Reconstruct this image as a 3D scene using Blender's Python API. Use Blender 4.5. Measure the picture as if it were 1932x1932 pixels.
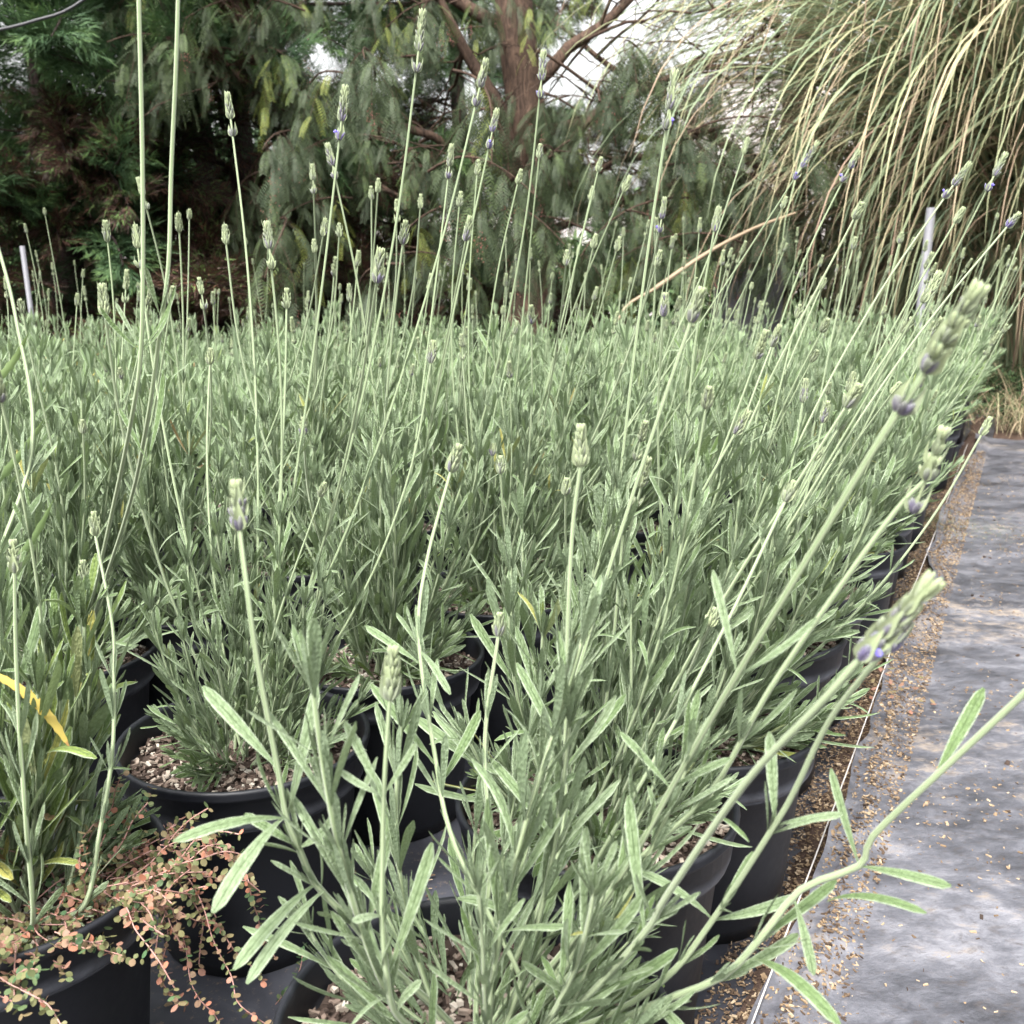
import bpy, math, random
import numpy as np
from mathutils import Matrix, Vector, Quaternion
R = math.radians
SC = bpy.context.scene
COL = SC.collection
for o in list(bpy.data.objects): bpy.data.objects.remove(o)

# ------------------------------------------------------------------ camera, sky, sun, exposure
CAM_H, PITCH, F = 0.81, R(13.0), 1937.0
cam = bpy.data.objects.new('camera', bpy.data.cameras.new('camera'))
COL.objects.link(cam); SC.camera = cam
cam.location = (0, 0, CAM_H); cam.rotation_euler = (R(90) - PITCH, 0, 0)
cam.data.sensor_width = 36; cam.data.lens = 36.1
cam.data.clip_start = 0.02; cam.data.clip_end = 400
cam.data.dof.use_dof = True; cam.data.dof.focus_distance = 1.2; cam.data.dof.aperture_fstop = 13.0
W = bpy.data.worlds.new('World'); SC.world = W; W.use_nodes = True
wn = W.node_tree; wn.nodes.clear()
wo = wn.nodes.new('ShaderNodeOutputWorld'); wb = wn.nodes.new('ShaderNodeBackground')
sky = wn.nodes.new('ShaderNodeTexSky'); sky.sky_type = 'NISHITA'; sky.sun_disc = False
SUN_EL, SUN_AZ = R(58), R(205)
sky.sun_elevation = SUN_EL; sky.sun_rotation = SUN_AZ
sky.air_density = 1.6; sky.dust_density = 6.0; sky.ozone_density = 1.0
hs = wn.nodes.new('ShaderNodeHueSaturation'); hs.inputs['Saturation'].default_value = 0.12
wn.links.new(sky.outputs[0], hs.inputs['Color']); wn.links.new(hs.outputs[0], wb.inputs[0])
wb.inputs[1].default_value = 0.15
wn.links.new(wb.outputs[0], wo.inputs[0])
sun = bpy.data.objects.new('sun', bpy.data.lights.new('sun', 'SUN')); COL.objects.link(sun)
sun.data.energy = 2.1; sun.data.angle = R(11); sun.data.color = (1.0, 0.965, 0.91)
sd = Vector((math.sin(SUN_AZ) * math.cos(SUN_EL), math.cos(SUN_AZ) * math.cos(SUN_EL), math.sin(SUN_EL)))
sun.rotation_euler = sd.to_track_quat('Z', 'Y').to_euler()
SC.view_settings.view_transform = 'Standard'; SC.view_settings.look = 'None'
SC.view_settings.gamma = 1.0; SC.view_settings.exposure = 1.75
SC.render.engine = 'CYCLES'
cy = SC.cycles
cy.max_bounces = 7; cy.diffuse_bounces = 4; cy.glossy_bounces = 2; cy.transmission_bounces = 4; cy.transparent_max_bounces = 4
cy.use_denoising = True; cy.sample_clamp_indirect = 6.0

def P(x, y, z):
    """a point at depth z (metres along the view axis) seen at photo pixel x, y (of 1932)"""
    X = (x - 966.0) / F * z; t = (y - 966.0) / F
    return np.array([X, z * (math.cos(PITCH) - t * math.sin(PITCH)), CAM_H - z * (math.sin(PITCH) + t * math.cos(PITCH))])
def proj(p):
    d = np.asarray(p, float) - np.array([0, 0, CAM_H])
    z = d[1] * math.cos(PITCH) - d[2] * math.sin(PITCH)
    yy = d[1] * math.sin(PITCH) + d[2] * math.cos(PITCH)
    return 966 + F * d[0] / z, 966 - F * yy / z, z

# ------------------------------------------------------------------ mesh builder
def nrm(a):
    a = np.asarray(a, float)
    return a / np.maximum(np.linalg.norm(a, axis=-1, keepdims=True), 1e-9)
class MB:
    def __init__(s): s.V = []; s.Fc = []; s.A = []; s.M = []; s.n = 0
    def add(s, V, Fc, A, mat=0):
        V = np.asarray(V, float).reshape(-1, 3); Fc = np.asarray(Fc, int).reshape(-1, 4)
        A = np.broadcast_to(np.asarray(A, float), V.shape)
        s.V.append(V); s.Fc.append(Fc + s.n); s.A.append(A); s.M.append(np.full(len(Fc), mat, int)); s.n += len(V)
    def merge(s, o, mat4=None, dt=0.0):
        """append a built (V,F,A,M) tuple transformed"""
        V, Fc, A, M = o
        if mat4 is not None:
            m = np.array(mat4); V = V @ m[:3, :3].T + m[:3, 3]
        if dt: A = A + np.array([0, 0, dt])
        s.V.append(V); s.Fc.append(Fc + s.n); s.A.append(A); s.M.append(M); s.n += len(V)
    def data(s): return np.concatenate(s.V), np.concatenate(s.Fc), np.concatenate(s.A), np.concatenate(s.M)
    def mesh(s, name, mats, smooth=True):
        V, Fc, A, M = s.data()
        me = bpy.data.meshes.new(name)
        me.vertices.add(len(V)); me.vertices.foreach_set('co', V.ravel())
        me.loops.add(Fc.size); me.loops.foreach_set('vertex_index', Fc.ravel().astype(np.int32))
        me.polygons.add(len(Fc)); me.polygons.foreach_set('loop_start', (np.arange(len(Fc)) * 4).astype(np.int32))
        me.polygons.foreach_set('material_index', M.astype(np.int32))
        at = me.attributes.new('lf', 'FLOAT_VECTOR', 'POINT'); at.data.foreach_set('vector', A.ravel())
        me.update(calc_edges=True)
        me.polygons.foreach_set('use_smooth', np.full(len(Fc), smooth, bool))
        for m in mats: me.materials.append(m)
        return me

PROF_S = np.array([0, .08, .25, .5, .75, .9, .97, 1.0])
PROF = {'lav': np.array([.24, .24, .58, .92, 1.0, .88, .62, .22]),
        'lin': np.array([.5, .7, .95, 1.0, .8, .5, .25, .06]),
        'ov': np.array([.35, .7, 1.0, .72, .36, .18, .08, .02]),
        'rnd': np.array([.1, .35, .85, 1.0, .85, .55, .3, .1])}
def leaves(mb, Pp, D, N, L, Wd, B0, B, T, ns=6, nc=3, prof='lav', roll=0.35, groove=0.15, mat=0, teeth=0.0, twist=None, pw=1.0):
    """a batch of n leaves: strips ns long by nc-1 wide, bent B radians toward N along their length"""
    Pp = np.atleast_2d(Pp); n = len(Pp)
    D = nrm(np.broadcast_to(D, (n, 3))); N = np.broadcast_to(N, (n, 3)).astype(float)
    N = nrm(N - (N * D).sum(1, keepdims=True) * D); S = np.cross(D, N)
    L, Wd, B0, B, T = [np.broadcast_to(np.asarray(q, float), (n,)) for q in (L, Wd, B0, B, T)]
    s = np.linspace(0, 1, ns + 1)
    th = B0[:, None] + B[:, None] * s[None, :] ** pw
    thm = 0.5 * (th[:, 1:] + th[:, :-1])
    cx = np.concatenate([np.zeros((n, 1)), np.cumsum(np.cos(thm), 1)], 1) * (L[:, None] / ns)
    cn = np.concatenate([np.zeros((n, 1)), np.cumsum(np.sin(thm), 1)], 1) * (L[:, None] / ns)
    C = Pp[:, None, :] + cx[..., None] * D[:, None, :] + cn[..., None] * N[:, None, :]
    NN = -np.sin(th)[..., None] * D[:, None, :] + np.cos(th)[..., None] * N[:, None, :]
    SS = np.broadcast_to(S[:, None, :], NN.shape)
    if twist is not None:
        tw = np.broadcast_to(np.asarray(twist, float), (n,))[:, None] * s[None, :]
        SS, NN = SS * np.cos(tw)[..., None] + NN * np.sin(tw)[..., None], NN * np.cos(tw)[..., None] - SS * np.sin(tw)[..., None]
    w = 0.5 * Wd[:, None] * np.interp(s, PROF_S, PROF[prof])[None, :]
    if teeth: w = w * (1 + teeth * np.where((np.arange(ns + 1) % 2) == 0, 1, -1))[None, :]
    c = np.linspace(-1, 1, nc)
    off = -roll * c ** 2 - groove * np.exp(-(c / .3) ** 2) * (nc > 3)
    V = C[:, :, None, :] + (w[:, :, None] * c)[..., None] * SS[:, :, None, :] + (w[:, :, None] * off)[..., None] * NN[:, :, None, :]
    A = np.zeros(V.shape); A[..., 0] = c; A[..., 1] = s[None, :, None]; A[..., 2] = T[:, None, None]
    idx = np.arange(n * (ns + 1) * nc).reshape(n, ns + 1, nc)
    Fc = np.stack([idx[:, :-1, :-1], idx[:, :-1, 1:], idx[:, 1:, 1:], idx[:, 1:, :-1]], -1)
    mb.add(V, Fc, A.reshape(-1, 3), mat)
def tube(mb, pts, rad, k=5, tint=0.0, mat=1):
    pts = np.asarray(pts, float); n = len(pts); rad = np.broadcast_to(rad, (n,))
    d = nrm(np.gradient(pts, axis=0))
    a = np.array([0, 0, 1.0]) if abs(d[0][2]) < .9 else np.array([1.0, 0, 0])
    u = nrm(np.cross(d[0], a)); U = []
    for i in range(n):
        u = u - (u @ d[i]) * d[i]; u = u / np.linalg.norm(u); U.append(u)
    U = np.array(U); Wv = np.cross(d, U)
    ang = np.arange(k) * 2 * np.pi / k
    V = pts[:, None, :] + rad[:, None, None] * (np.cos(ang)[None, :, None] * U[:, None, :] + np.sin(ang)[None, :, None] * Wv[:, None, :])
    idx = np.arange(n * k).reshape(n, k)
    Fc = np.stack([idx[:-1], np.roll(idx, -1, 1)[:-1], np.roll(idx, -1, 1)[1:], idx[1:]], -1)
    A = np.zeros(V.shape); A[..., 0] = (np.arange(k) / k)[None, :]; A[..., 1] = np.linspace(0, 1, n)[:, None]; A[..., 2] = tint
    mb.add(V, Fc, A.reshape(-1, 3), mat)
def smooth_path(pts, m=24):
    pts = np.asarray(pts, float)
    q = np.vstack([2 * pts[0] - pts[1], pts, 2 * pts[-1] - pts[-2]])
    seg = len(pts) - 1; out = []
    for i in range(seg):
        p0, p1, p2, p3 = q[i], q[i + 1], q[i + 2], q[i + 3]
        k = max(2, int(round(m / seg)))
        for t in np.linspace(0, 1, k, endpoint=False):
            out.append(.5 * ((2 * p1) + (-p0 + p2) * t + (2 * p0 - 5 * p1 + 4 * p2 - p3) * t ** 2 + (-p0 + 3 * p1 - 3 * p2 + p3) * t ** 3))
    out.append(pts[-1]); return np.array(out)
def at_s(pts, s):
    seg = np.linalg.norm(np.diff(pts, axis=0), axis=1); cum = np.concatenate([[0], np.cumsum(seg)])
    d = s * cum[-1]; p = np.array([np.interp(d, cum, pts[:, i]) for i in range(3)])
    j = min(max(np.searchsorted(cum, d) - 1, 0), len(pts) - 2)
    return p, nrm(pts[j + 1] - pts[j])
def plen(pts): return float(np.linalg.norm(np.diff(pts, axis=0), axis=1).sum())
def boxes(mb, C, S, rng, tint, mat=0, flat=1.0):
    """irregular little chips at C with size S"""
    n = len(C)
    base = np.array([[x, y, z] for z in (-.5, .5) for y in (-.5, .5) for x in (-.5, .5)])
    V = base[None] * (1 + rng.uniform(-.35, .35, (n, 8, 3))) * S[:, None, :]
    e = rng.uniform(0, 2 * np.pi, n); f = rng.uniform(-.6, .6, n) * flat
    ce, se, cf, sf = np.cos(e), np.sin(e), np.cos(f), np.sin(f)
    x, y, z = V[..., 0], V[..., 1], V[..., 2]
    x, z = x * cf[:, None] - z * sf[:, None], x * sf[:, None] + z * cf[:, None]
    x, y = x * ce[:, None] - y * se[:, None], x * se[:, None] + y * ce[:, None]
    V = np.stack([x, y, z], -1) + C[:, None, :]
    q = np.array([[0, 2, 3, 1], [4, 5, 7, 6], [0, 1, 5, 4], [2, 6, 7, 3], [0, 4, 6, 2], [1, 3, 7, 5]])
    A = np.zeros(V.shape); A[..., 2] = np.broadcast_to(tint, (n,))[:, None]
    mb.add(V, q[None] + (np.arange(n) * 8)[:, None, None], A.reshape(-1, 3), mat)
def lathe(mb, prof, k=48, mat=0, tint=0.0):
    prof = np.array(prof); n = len(prof); a = np.arange(k) * 2 * np.pi / k
    V = np.stack([prof[:, 0][:, None] * np.cos(a), prof[:, 0][:, None] * np.sin(a), np.broadcast_to(prof[:, 1][:, None], (n, k))], -1)
    idx = np.arange(n * k).reshape(n, k)
    Fc = np.stack([idx[:-1], np.roll(idx, -1, 1)[:-1], np.roll(idx, -1, 1)[1:], idx[1:]], -1)
    mb.add(V, Fc, np.array([0, 0, tint]), mat)
def grid_noise(x, y, sc, seed):
    """smooth value noise, numpy"""
    r = np.random.RandomState(seed); T = r.rand(64, 64)
    X = x / sc + 100; Y = y / sc + 100; xi = np.floor(X).astype(int); yi = np.floor(Y).astype(int)
    fx = X - xi; fy = Y - yi; fx = fx * fx * (3 - 2 * fx); fy = fy * fy * (3 - 2 * fy)
    g = lambda a, b: T[a % 64, b % 64]
    return (g(xi, yi) * (1 - fx) + g(xi + 1, yi) * fx) * (1 - fy) + (g(xi, yi + 1) * (1 - fx) + g(xi + 1, yi + 1) * fx) * fy

# ------------------------------------------------------------------ materials
class NT:
    def __init__(s, name):
        s.m = bpy.data.materials.new(name); s.m.use_nodes = True; s.t = s.m.node_tree; s.t.nodes.clear()
        s.out = s.n('ShaderNodeOutputMaterial')
    def n(s, typ, **k):
        x = s.t.nodes.new(typ)
        for a, b in k.items(): setattr(x, a, b)
        return x
    def l(s, a, b): s.t.links.new(a, b)
    def val(s, x, sock):
        if hasattr(x, 'is_output'): s.l(x, sock)
        else: sock.default_value = x
    def math(s, op, a, b=0.0, clamp=False):
        x = s.n('ShaderNodeMath', operation=op, use_clamp=clamp); s.val(a, x.inputs[0]); s.val(b, x.inputs[1]); return x.outputs[0]
    def mix(s, f, a, b):
        x = s.n('ShaderNodeMix', data_type='RGBA'); s.val(f, x.inputs[0])
        s.val(a if hasattr(a, 'is_output') else (*a, 1), x.inputs[6]); s.val(b if hasattr(b, 'is_output') else (*b, 1), x.inputs[7]); return x.outputs[2]
    def ramp(s, f, stops):
        x = s.n('ShaderNodeValToRGB'); s.l(f, x.inputs[0]); e = x.color_ramp.elements
        while len(e) < len(stops): e.new(0.5)
        for q, (p, c) in zip(e, stops): q.position = p; q.color = (*c, 1) if len(c) == 3 else c
        return x.outputs[0]
    def noise(s, scale, detail=3.0, rough=.55, vec=None, dist=0.0):
        x = s.n('ShaderNodeTexNoise'); x.inputs['Scale'].default_value = scale; x.inputs['Detail'].default_value = detail
        x.inputs['Roughness'].default_value = rough; x.inputs['Distortion'].default_value = dist
        if vec is not None: s.l(vec, x.inputs['Vector'])
        return x.outputs[0]
    def obj(s): return s.n('ShaderNodeTexCoord').outputs['Object']
    def geo(s): return s.n('ShaderNodeNewGeometry')
    def bump(s, h, st, dist=.002):
        x = s.n('ShaderNodeBump'); x.inputs['Strength'].default_value = st; x.inputs['Distance'].default_value = dist; s.l(h, x.inputs['Height']); return x.outputs[0]
    def bsdf(s, col, rough=.6, bump=None, spec=.5, sheen=0.0, metal=0.0, transl=0.0, tcol=None):
        b = s.n('ShaderNodeBsdfPrincipled'); s.val(col if hasattr(col, 'is_output') else (*col, 1), b.inputs['Base Color']); s.val(rough, b.inputs['Roughness'])
        b.inputs['Specular IOR Level'].default_value = spec; b.inputs['Metallic'].default_value = metal
        b.inputs['Sheen Weight'].default_value = sheen
        if bump is not None: s.l(bump, b.inputs['Normal'])
        res = b.outputs[0]
        if transl:
            t = s.n('ShaderNodeBsdfTranslucent'); s.val(tcol if tcol is not None else col, t.inputs[0])
            if bump is not None: s.l(bump, t.inputs[1])
            mx = s.n('ShaderNodeMixShader'); mx.inputs[0].default_value = transl; s.l(res, mx.inputs[1]); s.l(t.outputs[0], mx.inputs[2]); res = mx.outputs[0]
        s.l(res, s.out.inputs[0]); return s.m
def lf(nt):
    a = nt.n('ShaderNodeAttribute', attribute_name='lf'); x = nt.n('ShaderNodeSeparateXYZ'); nt.l(a.outputs['Vector'], x.inputs[0])
    return x.outputs[0], x.outputs[1], x.outputs[2], a.outputs['Vector']

def leaf_mat(name, stops, transl=.24, under=(.22, .28, .19), pucker=True, rough=.6, sheen=.05):
    nt = NT(name); u, v, t, vec = lf(nt)
    oi = nt.n('ShaderNodeObjectInfo')
    tt = nt.math('ADD', t, nt.math('MULTIPLY', nt.math('SUBTRACT', oi.outputs['Random'], .5), .14))
    base = nt.ramp(tt, stops)
    nz = nt.noise(38, 2, vec=nt.obj())
    base = nt.mix(nt.math('MULTIPLY', nt.math('SUBTRACT', nz, .42), .9, True), base, nt.mix(.4, base, (.05, .085, .03)))
    au = nt.math('ABSOLUTE', u)
    mid = nt.math('LESS_THAN', au, .10); edge = nt.math('GREATER_THAN', au, .80)
    col = nt.mix(nt.math('MULTIPLY', mid, .6), base, (.05, .085, .03))
    col = nt.mix(nt.math('MULTIPLY', edge, .75), col, (.34, .40, .29))
    back = nt.geo().outputs['Backfacing']
    col = nt.mix(back, col, nt.mix(.55, base, under))
    bm = None
    if pucker:
        cb = nt.n('ShaderNodeCombineXYZ'); nt.l(nt.math('MULTIPLY', u, 1.6), cb.inputs[0]); nt.l(nt.math('MULTIPLY', v, 13), cb.inputs[1]); nt.l(t, cb.inputs[2])
        vo = nt.n('ShaderNodeTexVoronoi'); vo.inputs['Scale'].default_value = 1.5; nt.l(cb.outputs[0], vo.inputs['Vector'])
        col = nt.mix(nt.math('MULTIPLY', nt.math('SUBTRACT', vo.outputs['Distance'], .3), 1.1, True), col, nt.mix(.6, col, (.04, .07, .02)))
        bm = nt.bump(nt.math('SUBTRACT', 1.0, vo.outputs['Distance']), .6, .002)
    return nt.bsdf(col, rough, bm, spec=.35, sheen=sheen, transl=transl, tcol=nt.mix(.5, col, (.22, .32, .08)))
LAV = [(0.0, (.215, .275, .165)), (.3, (.132, .195, .083)), (.55, (.108, .172, .053)), (.8, (.175, .23, .05)), (.93, (.34, .31, .08)), (1.0, (.26, .14, .07))]
M = {}
M['leaf'] = leaf_mat('lavender_leaf', LAV)
M['leaf_far'] = leaf_mat('lavender_leaf_far', LAV, pucker=False)
def stem_mat():
    nt = NT('lavender_stem'); u, v, t, vec = lf(nt)
    st = nt.math('SINE', nt.math('MULTIPLY', u, 25.13))
    c = nt.mix(nt.math('MULTIPLY_ADD', st, .5), (.15, .20, .10), (.26, .31, .19))
    c = nt.mix(nt.math('MULTIPLY', t, 1.0, True), c, (.20, .19, .09))
    return nt.bsdf(c, .6, nt.bump(nt.noise(900, 2, vec=nt.obj()), .3, .0004), spec=.3, sheen=.2)
M['stem'] = stem_mat()
def spike_mat():
    nt = NT('lavender_bud'); u, v, t, vec = lf(nt)
    c = nt.ramp(t, [(0, (.25, .295, .16)), (.3, (.17, .20, .125)), (.5, (.13, .125, .14)), (.8, (.10, .085, .15)), (1, (.15, .12, .55))])
    c = nt.mix(nt.math('MULTIPLY', nt.math('SUBTRACT', v, .5), .6, True), c, (.36, .43, .24))
    return nt.bsdf(c, .7, nt.bump(nt.noise(700, 2, vec=nt.obj()), .5, .0006), spec=.25, sheen=.25, transl=.12)
M['bud'] = spike_mat()
def plastic_black():
    nt = NT('black_pot_plastic'); o = nt.obj(); sp = nt.n('ShaderNodeSeparateXYZ'); nt.l(o, sp.inputs[0])
    z = sp.outputs[2]
    n1 = nt.noise(34, 5, .7, vec=o); n2 = nt.noise(7, 3, .6, vec=o); n3 = nt.noise(260, 2, .6, vec=o)
    ledge = nt.math('SUBTRACT', 1.0, nt.math('MULTIPLY', nt.math('ABSOLUTE', nt.math('SUBTRACT', z, .208)), 55.0), True)
    lip_glint = nt.math('MULTIPLY', nt.math('GREATER_THAN', z, .2475), .30)  # thin highlight along the rim top, painted in as a paler colour
    d = nt.math('ADD', nt.math('MULTIPLY', ledge, nt.math('MULTIPLY', n1, 1.7)), nt.math('MULTIPLY', nt.math('SUBTRACT', n2, .50, True), 1.2))
    d = nt.math('ADD', d, nt.math('MULTIPLY', lip_glint, n1))
    d = nt.math('ADD', nt.math('MULTIPLY', nt.math('SUBTRACT', d, .18), .8), nt.math('MULTIPLY', nt.math('GREATER_THAN', n3, .70), .10))
    c = nt.mix(nt.math('MULTIPLY', d, .75, True), (.0075, .0083, .0115), (.20, .21, .245))
    r = nt.math('ADD', nt.math('MULTIPLY', n1, .25), .36)
    return nt.bsdf(c, r, nt.bump(nt.noise(60, 3, vec=o), .25, .001), spec=.32)
M['pot'] = plastic_black()
def chips_mat(name, stops):
    nt = NT(name); u, v, t, vec = lf(nt)
    c = nt.ramp(t, stops); n1 = nt.noise(300, 3, vec=nt.obj())
    c = nt.mix(nt.math('MULTIPLY', n1, .5), c, nt.mix(.6, c, (.03, .02, .015)))
    return nt.bsdf(c, .9, nt.bump(n1, .5, .001), spec=.2)
M['mulch'] = chips_mat('potting_mulch', [(0, (.03, .022, .018)), (.35, (.075, .052, .042)), (.6, (.18, .135, .11)), (.85, (.34, .29, .24)), (1, (.50, .47, .41))])
M['wood'] = chips_mat('wood_chips', [(0, (.04, .028, .022)), (.3, (.11, .075, .05)), (.6, (.27, .19, .115)), (1, (.45, .36, .25))])

def path_mat():
    nt = NT('weathered_plastic_sheet'); o = nt.obj()
    mp = nt.n('ShaderNodeMapping'); nt.l(o, mp.inputs[0]); mp.inputs['Scale'].default_value = (.62, 1, 1); mp.inputs['Rotation'].default_value = (0, 0, R(-26)); ov = mp.outputs[0]
    a = nt.noise(6.5, 8, .72, vec=ov); b = nt.noise(30, 8, .78, vec=ov); c3 = nt.noise(3.2, 6, .7, vec=ov); g = nt.noise(160, 3, .7, vec=ov)
    d = nt.math('ADD', nt.math('MULTIPLY', a, .6), nt.math('MULTIPLY', b, .4))
    c = nt.ramp(d, [(.38, (.022, .022, .027)), (.46, (.055, .056, .067)), (.53, (.095, .096, .112)), (.61, (.17, .17, .19))])
    sand = nt.math('MULTIPLY', nt.math('SUBTRACT', nt.math('ADD', nt.math('MULTIPLY', c3, .5), nt.math('MULTIPLY', b, .5)), .535), 9.0, True)
    c = nt.mix(nt.math('MULTIPLY', sand, .75), c, (.25, .19, .125))
    g2 = nt.noise(48, 4, .7, vec=ov, dist=.5)
    pit = nt.math('ADD', nt.math('MULTIPLY', nt.math('SUBTRACT', g, .57), 6.0, True), nt.math('MULTIPLY', nt.math('SUBTRACT', g2, .56), 7.0, True), True)
    c = nt.mix(nt.math('MULTIPLY', pit, .6), c, (.055, .045, .042))
    r = nt.math('ADD', nt.math('MULTIPLY', nt.math('ADD', nt.math('MULTIPLY', b, .5), sand), .4), .34, True)
    return nt.bsdf(c, r, nt.bump(nt.math('ADD', b, nt.math('MULTIPLY', g, .3)), .45, .006), spec=.55)
M['path'] = path_mat()
def bed_mat():
    nt = NT('dark_ground_sheet'); o = nt.obj()
    a = nt.noise(6, 5, .6, vec=o, dist=.6); g = nt.noise(120, 3, .7, vec=o)
    c = nt.ramp(a, [(.35, (.02, .021, .027)), (.6, (.055, .057, .07)), (.75, (.11, .11, .13))])
    c = nt.mix(nt.math('MULTIPLY', nt.math('SUBTRACT', g, .60), 5.0, True), c, (.22, .16, .11))
    return nt.bsdf(c, .42, nt.bump(nt.math('ADD', a, nt.math('MULTIPLY', g, .1)), .5, .006), spec=.5)
M['bed'] = bed_mat()
def ground_mat():
    nt = NT('brown_soil'); o = nt.obj()
    a = nt.noise(1.4, 6, .65, vec=o); b = nt.noise(60, 4, .7, vec=o)
    c = nt.ramp(a, [(.3, (.035, .024, .019)), (.55, (.075, .05, .038)), (.75, (.14, .10, .075))])
    c = nt.mix(nt.math('MULTIPLY', b, .5), c, (.07, .045, .035))
    return nt.bsdf(c, .95, nt.bump(b, .7, .01), spec=.15)
M['ground'] = ground_mat()
def bark_mat(name, c1, c2):
    nt = NT(name); o = nt.obj(); mp = nt.n('ShaderNodeMapping'); nt.l(o, mp.inputs[0]); mp.inputs['Scale'].default_value = (1, 1, .25)
    a = nt.noise(28, 6, .7, vec=mp.outputs[0], dist=1.2)
    return nt.bsdf(nt.mix(nt.math('MULTIPLY', nt.math('SUBTRACT', a, .35), 3.0, True), c1, c2), .9, nt.bump(a, 1.0, .02), spec=.15)
M['bark'] = bark_mat('pepper_bark', (.028, .019, .015), (.12, .078, .057))
M['bark_dark'] = bark_mat('conifer_bark', (.025, .018, .017), (.085, .062, .056))
def tint_mat(name, stops, rough=.6, transl=.15, spec=.3):
    nt = NT(name); u, v, t, vec = lf(nt)
    oi = nt.n('ShaderNodeObjectInfo'); n1 = nt.noise(3.0, 2, vec=nt.geo().outputs['Position'])
    tt = nt.math('ADD', t, nt.math('MULTIPLY', nt.math('SUBTRACT', n1, .5), .35))
    c = nt.ramp(tt, stops); return nt.bsdf(c, rough, spec=spec, transl=transl)
M['conifer'] = tint_mat('conifer_needles', [(0, (.03, .065, .03)), (.22, (.05, .095, .036)), (.44, (.12, .19, .055)), (.5, (.035, .022, .018)), (.75, (.075, .038, .027)), (1, (.15, .075, .045))])
M['pepper'] = tint_mat('pepper_leaflets', [(0, (.040, .058, .032)), (.4, (.064, .086, .043)), (.75, (.11, .16, .055)), (1, (.20, .23, .055))], transl=.25)
M['berry'] = tint_mat('pink_berries', [(0, (.30, .10, .09)), (1, (.42, .18, .15))])
M['blade'] = tint_mat('grass_blades', [(0, (.17, .22, .14)), (.3, (.24, .285, .16)), (.5, (.37, .37, .21)), (.75, (.41, .335, .22)), (1, (.27, .185, .135))], transl=.2)
M['white_flower'] = tint_mat('white_flowers', [(0, (.72, .72, .74)), (1, (.80, .80, .80))])
M['shrub'] = tint_mat('shrub_leaves', [(0, (.035, .065, .03)), (.5, (.075, .13, .05)), (1, (.14, .20, .08))])
M['spurge'] = tint_mat('spurge_leaves', [(0, (.055, .115, .05)), (.4, (.16, .16, .07)), (.7, (.24, .13, .095)), (1, (.38, .16, .10))], transl=.25)
M['spurge_stem'] = NT('spurge_stem').bsdf((.30, .165, .14), .5)
M['weed'] = tint_mat('weed_leaf', [(0, (.12, .18, .075)), (.5, (.20, .26, .06)), (.8, (.62, .46, .12)), (1, (.38, .18, .09))], transl=.3)
M['straw'] = tint_mat('straw', [(0, (.24, .18, .12)), (1, (.36, .28, .19))])
def plain(name, c1, c2, sc=20, rough=.7, metal=0.0):
    nt = NT(name); n1 = nt.noise(sc, 5, .6, vec=nt.obj()); return nt.bsdf(nt.mix(n1, c1, c2), rough, nt.bump(n1, .3, .004), metal=metal)
M['post'] = plain('grey_post', (.085, .085, .10), (.13, .13, .14), 30, .6)
M['render'] = plain('pale_render', (.50, .46, .455), (.62, .58, .57), 3)
M['grey_render'] = plain('grey_render', (.13, .135, .15), (.20, .20, .215), 6)
M['terracotta'] = plain('terracotta', (.42, .30, .25), (.50, .38, .32), 9)
M['glass'] = plain('window_glass', (.04, .05, .06), (.06, .07, .08), 5, .15)
M['string'] = plain('white_string', (.5, .46, .44), (.6, .58, .56), 60)
M['cable'] = plain('black_cable', (.02, .02, .025), (.03, .03, .035), 60, .4)
M['tag'] = plain('white_tag', (.42, .45, .52), (.50, .52, .60), 30, .4)
M['ink'] = plain('grey_ink', (.30, .33, .38), (.36, .38, .42), 40)

# ------------------------------------------------------------------ object helpers
def link(name, me, parent=None, loc=None, mat=None):
    o = bpy.data.objects.new(name, me); COL.objects.link(o)
    if parent is not None: o.parent = parent
    if mat is not None: o.matrix_basis = mat
    elif loc is not None: o.location = loc
    return o
def tag(o, label=None, cat=None, group=None, kind=None):
    if label: o['label'] = label
    if cat: o['category'] = cat
    if group: o['group'] = group
    if kind: o['kind'] = kind
    return o
def empty(name, loc):
    o = bpy.data.objects.new(name, None); COL.objects.link(o); o.location = loc; o.empty_display_size = .05; return o
def frame_to(d, roll=0.0):
    q = Vector(d).to_track_quat('Z', 'Y') @ Quaternion((0, 0, 1), roll); return q.to_matrix().to_4x4()

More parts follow.
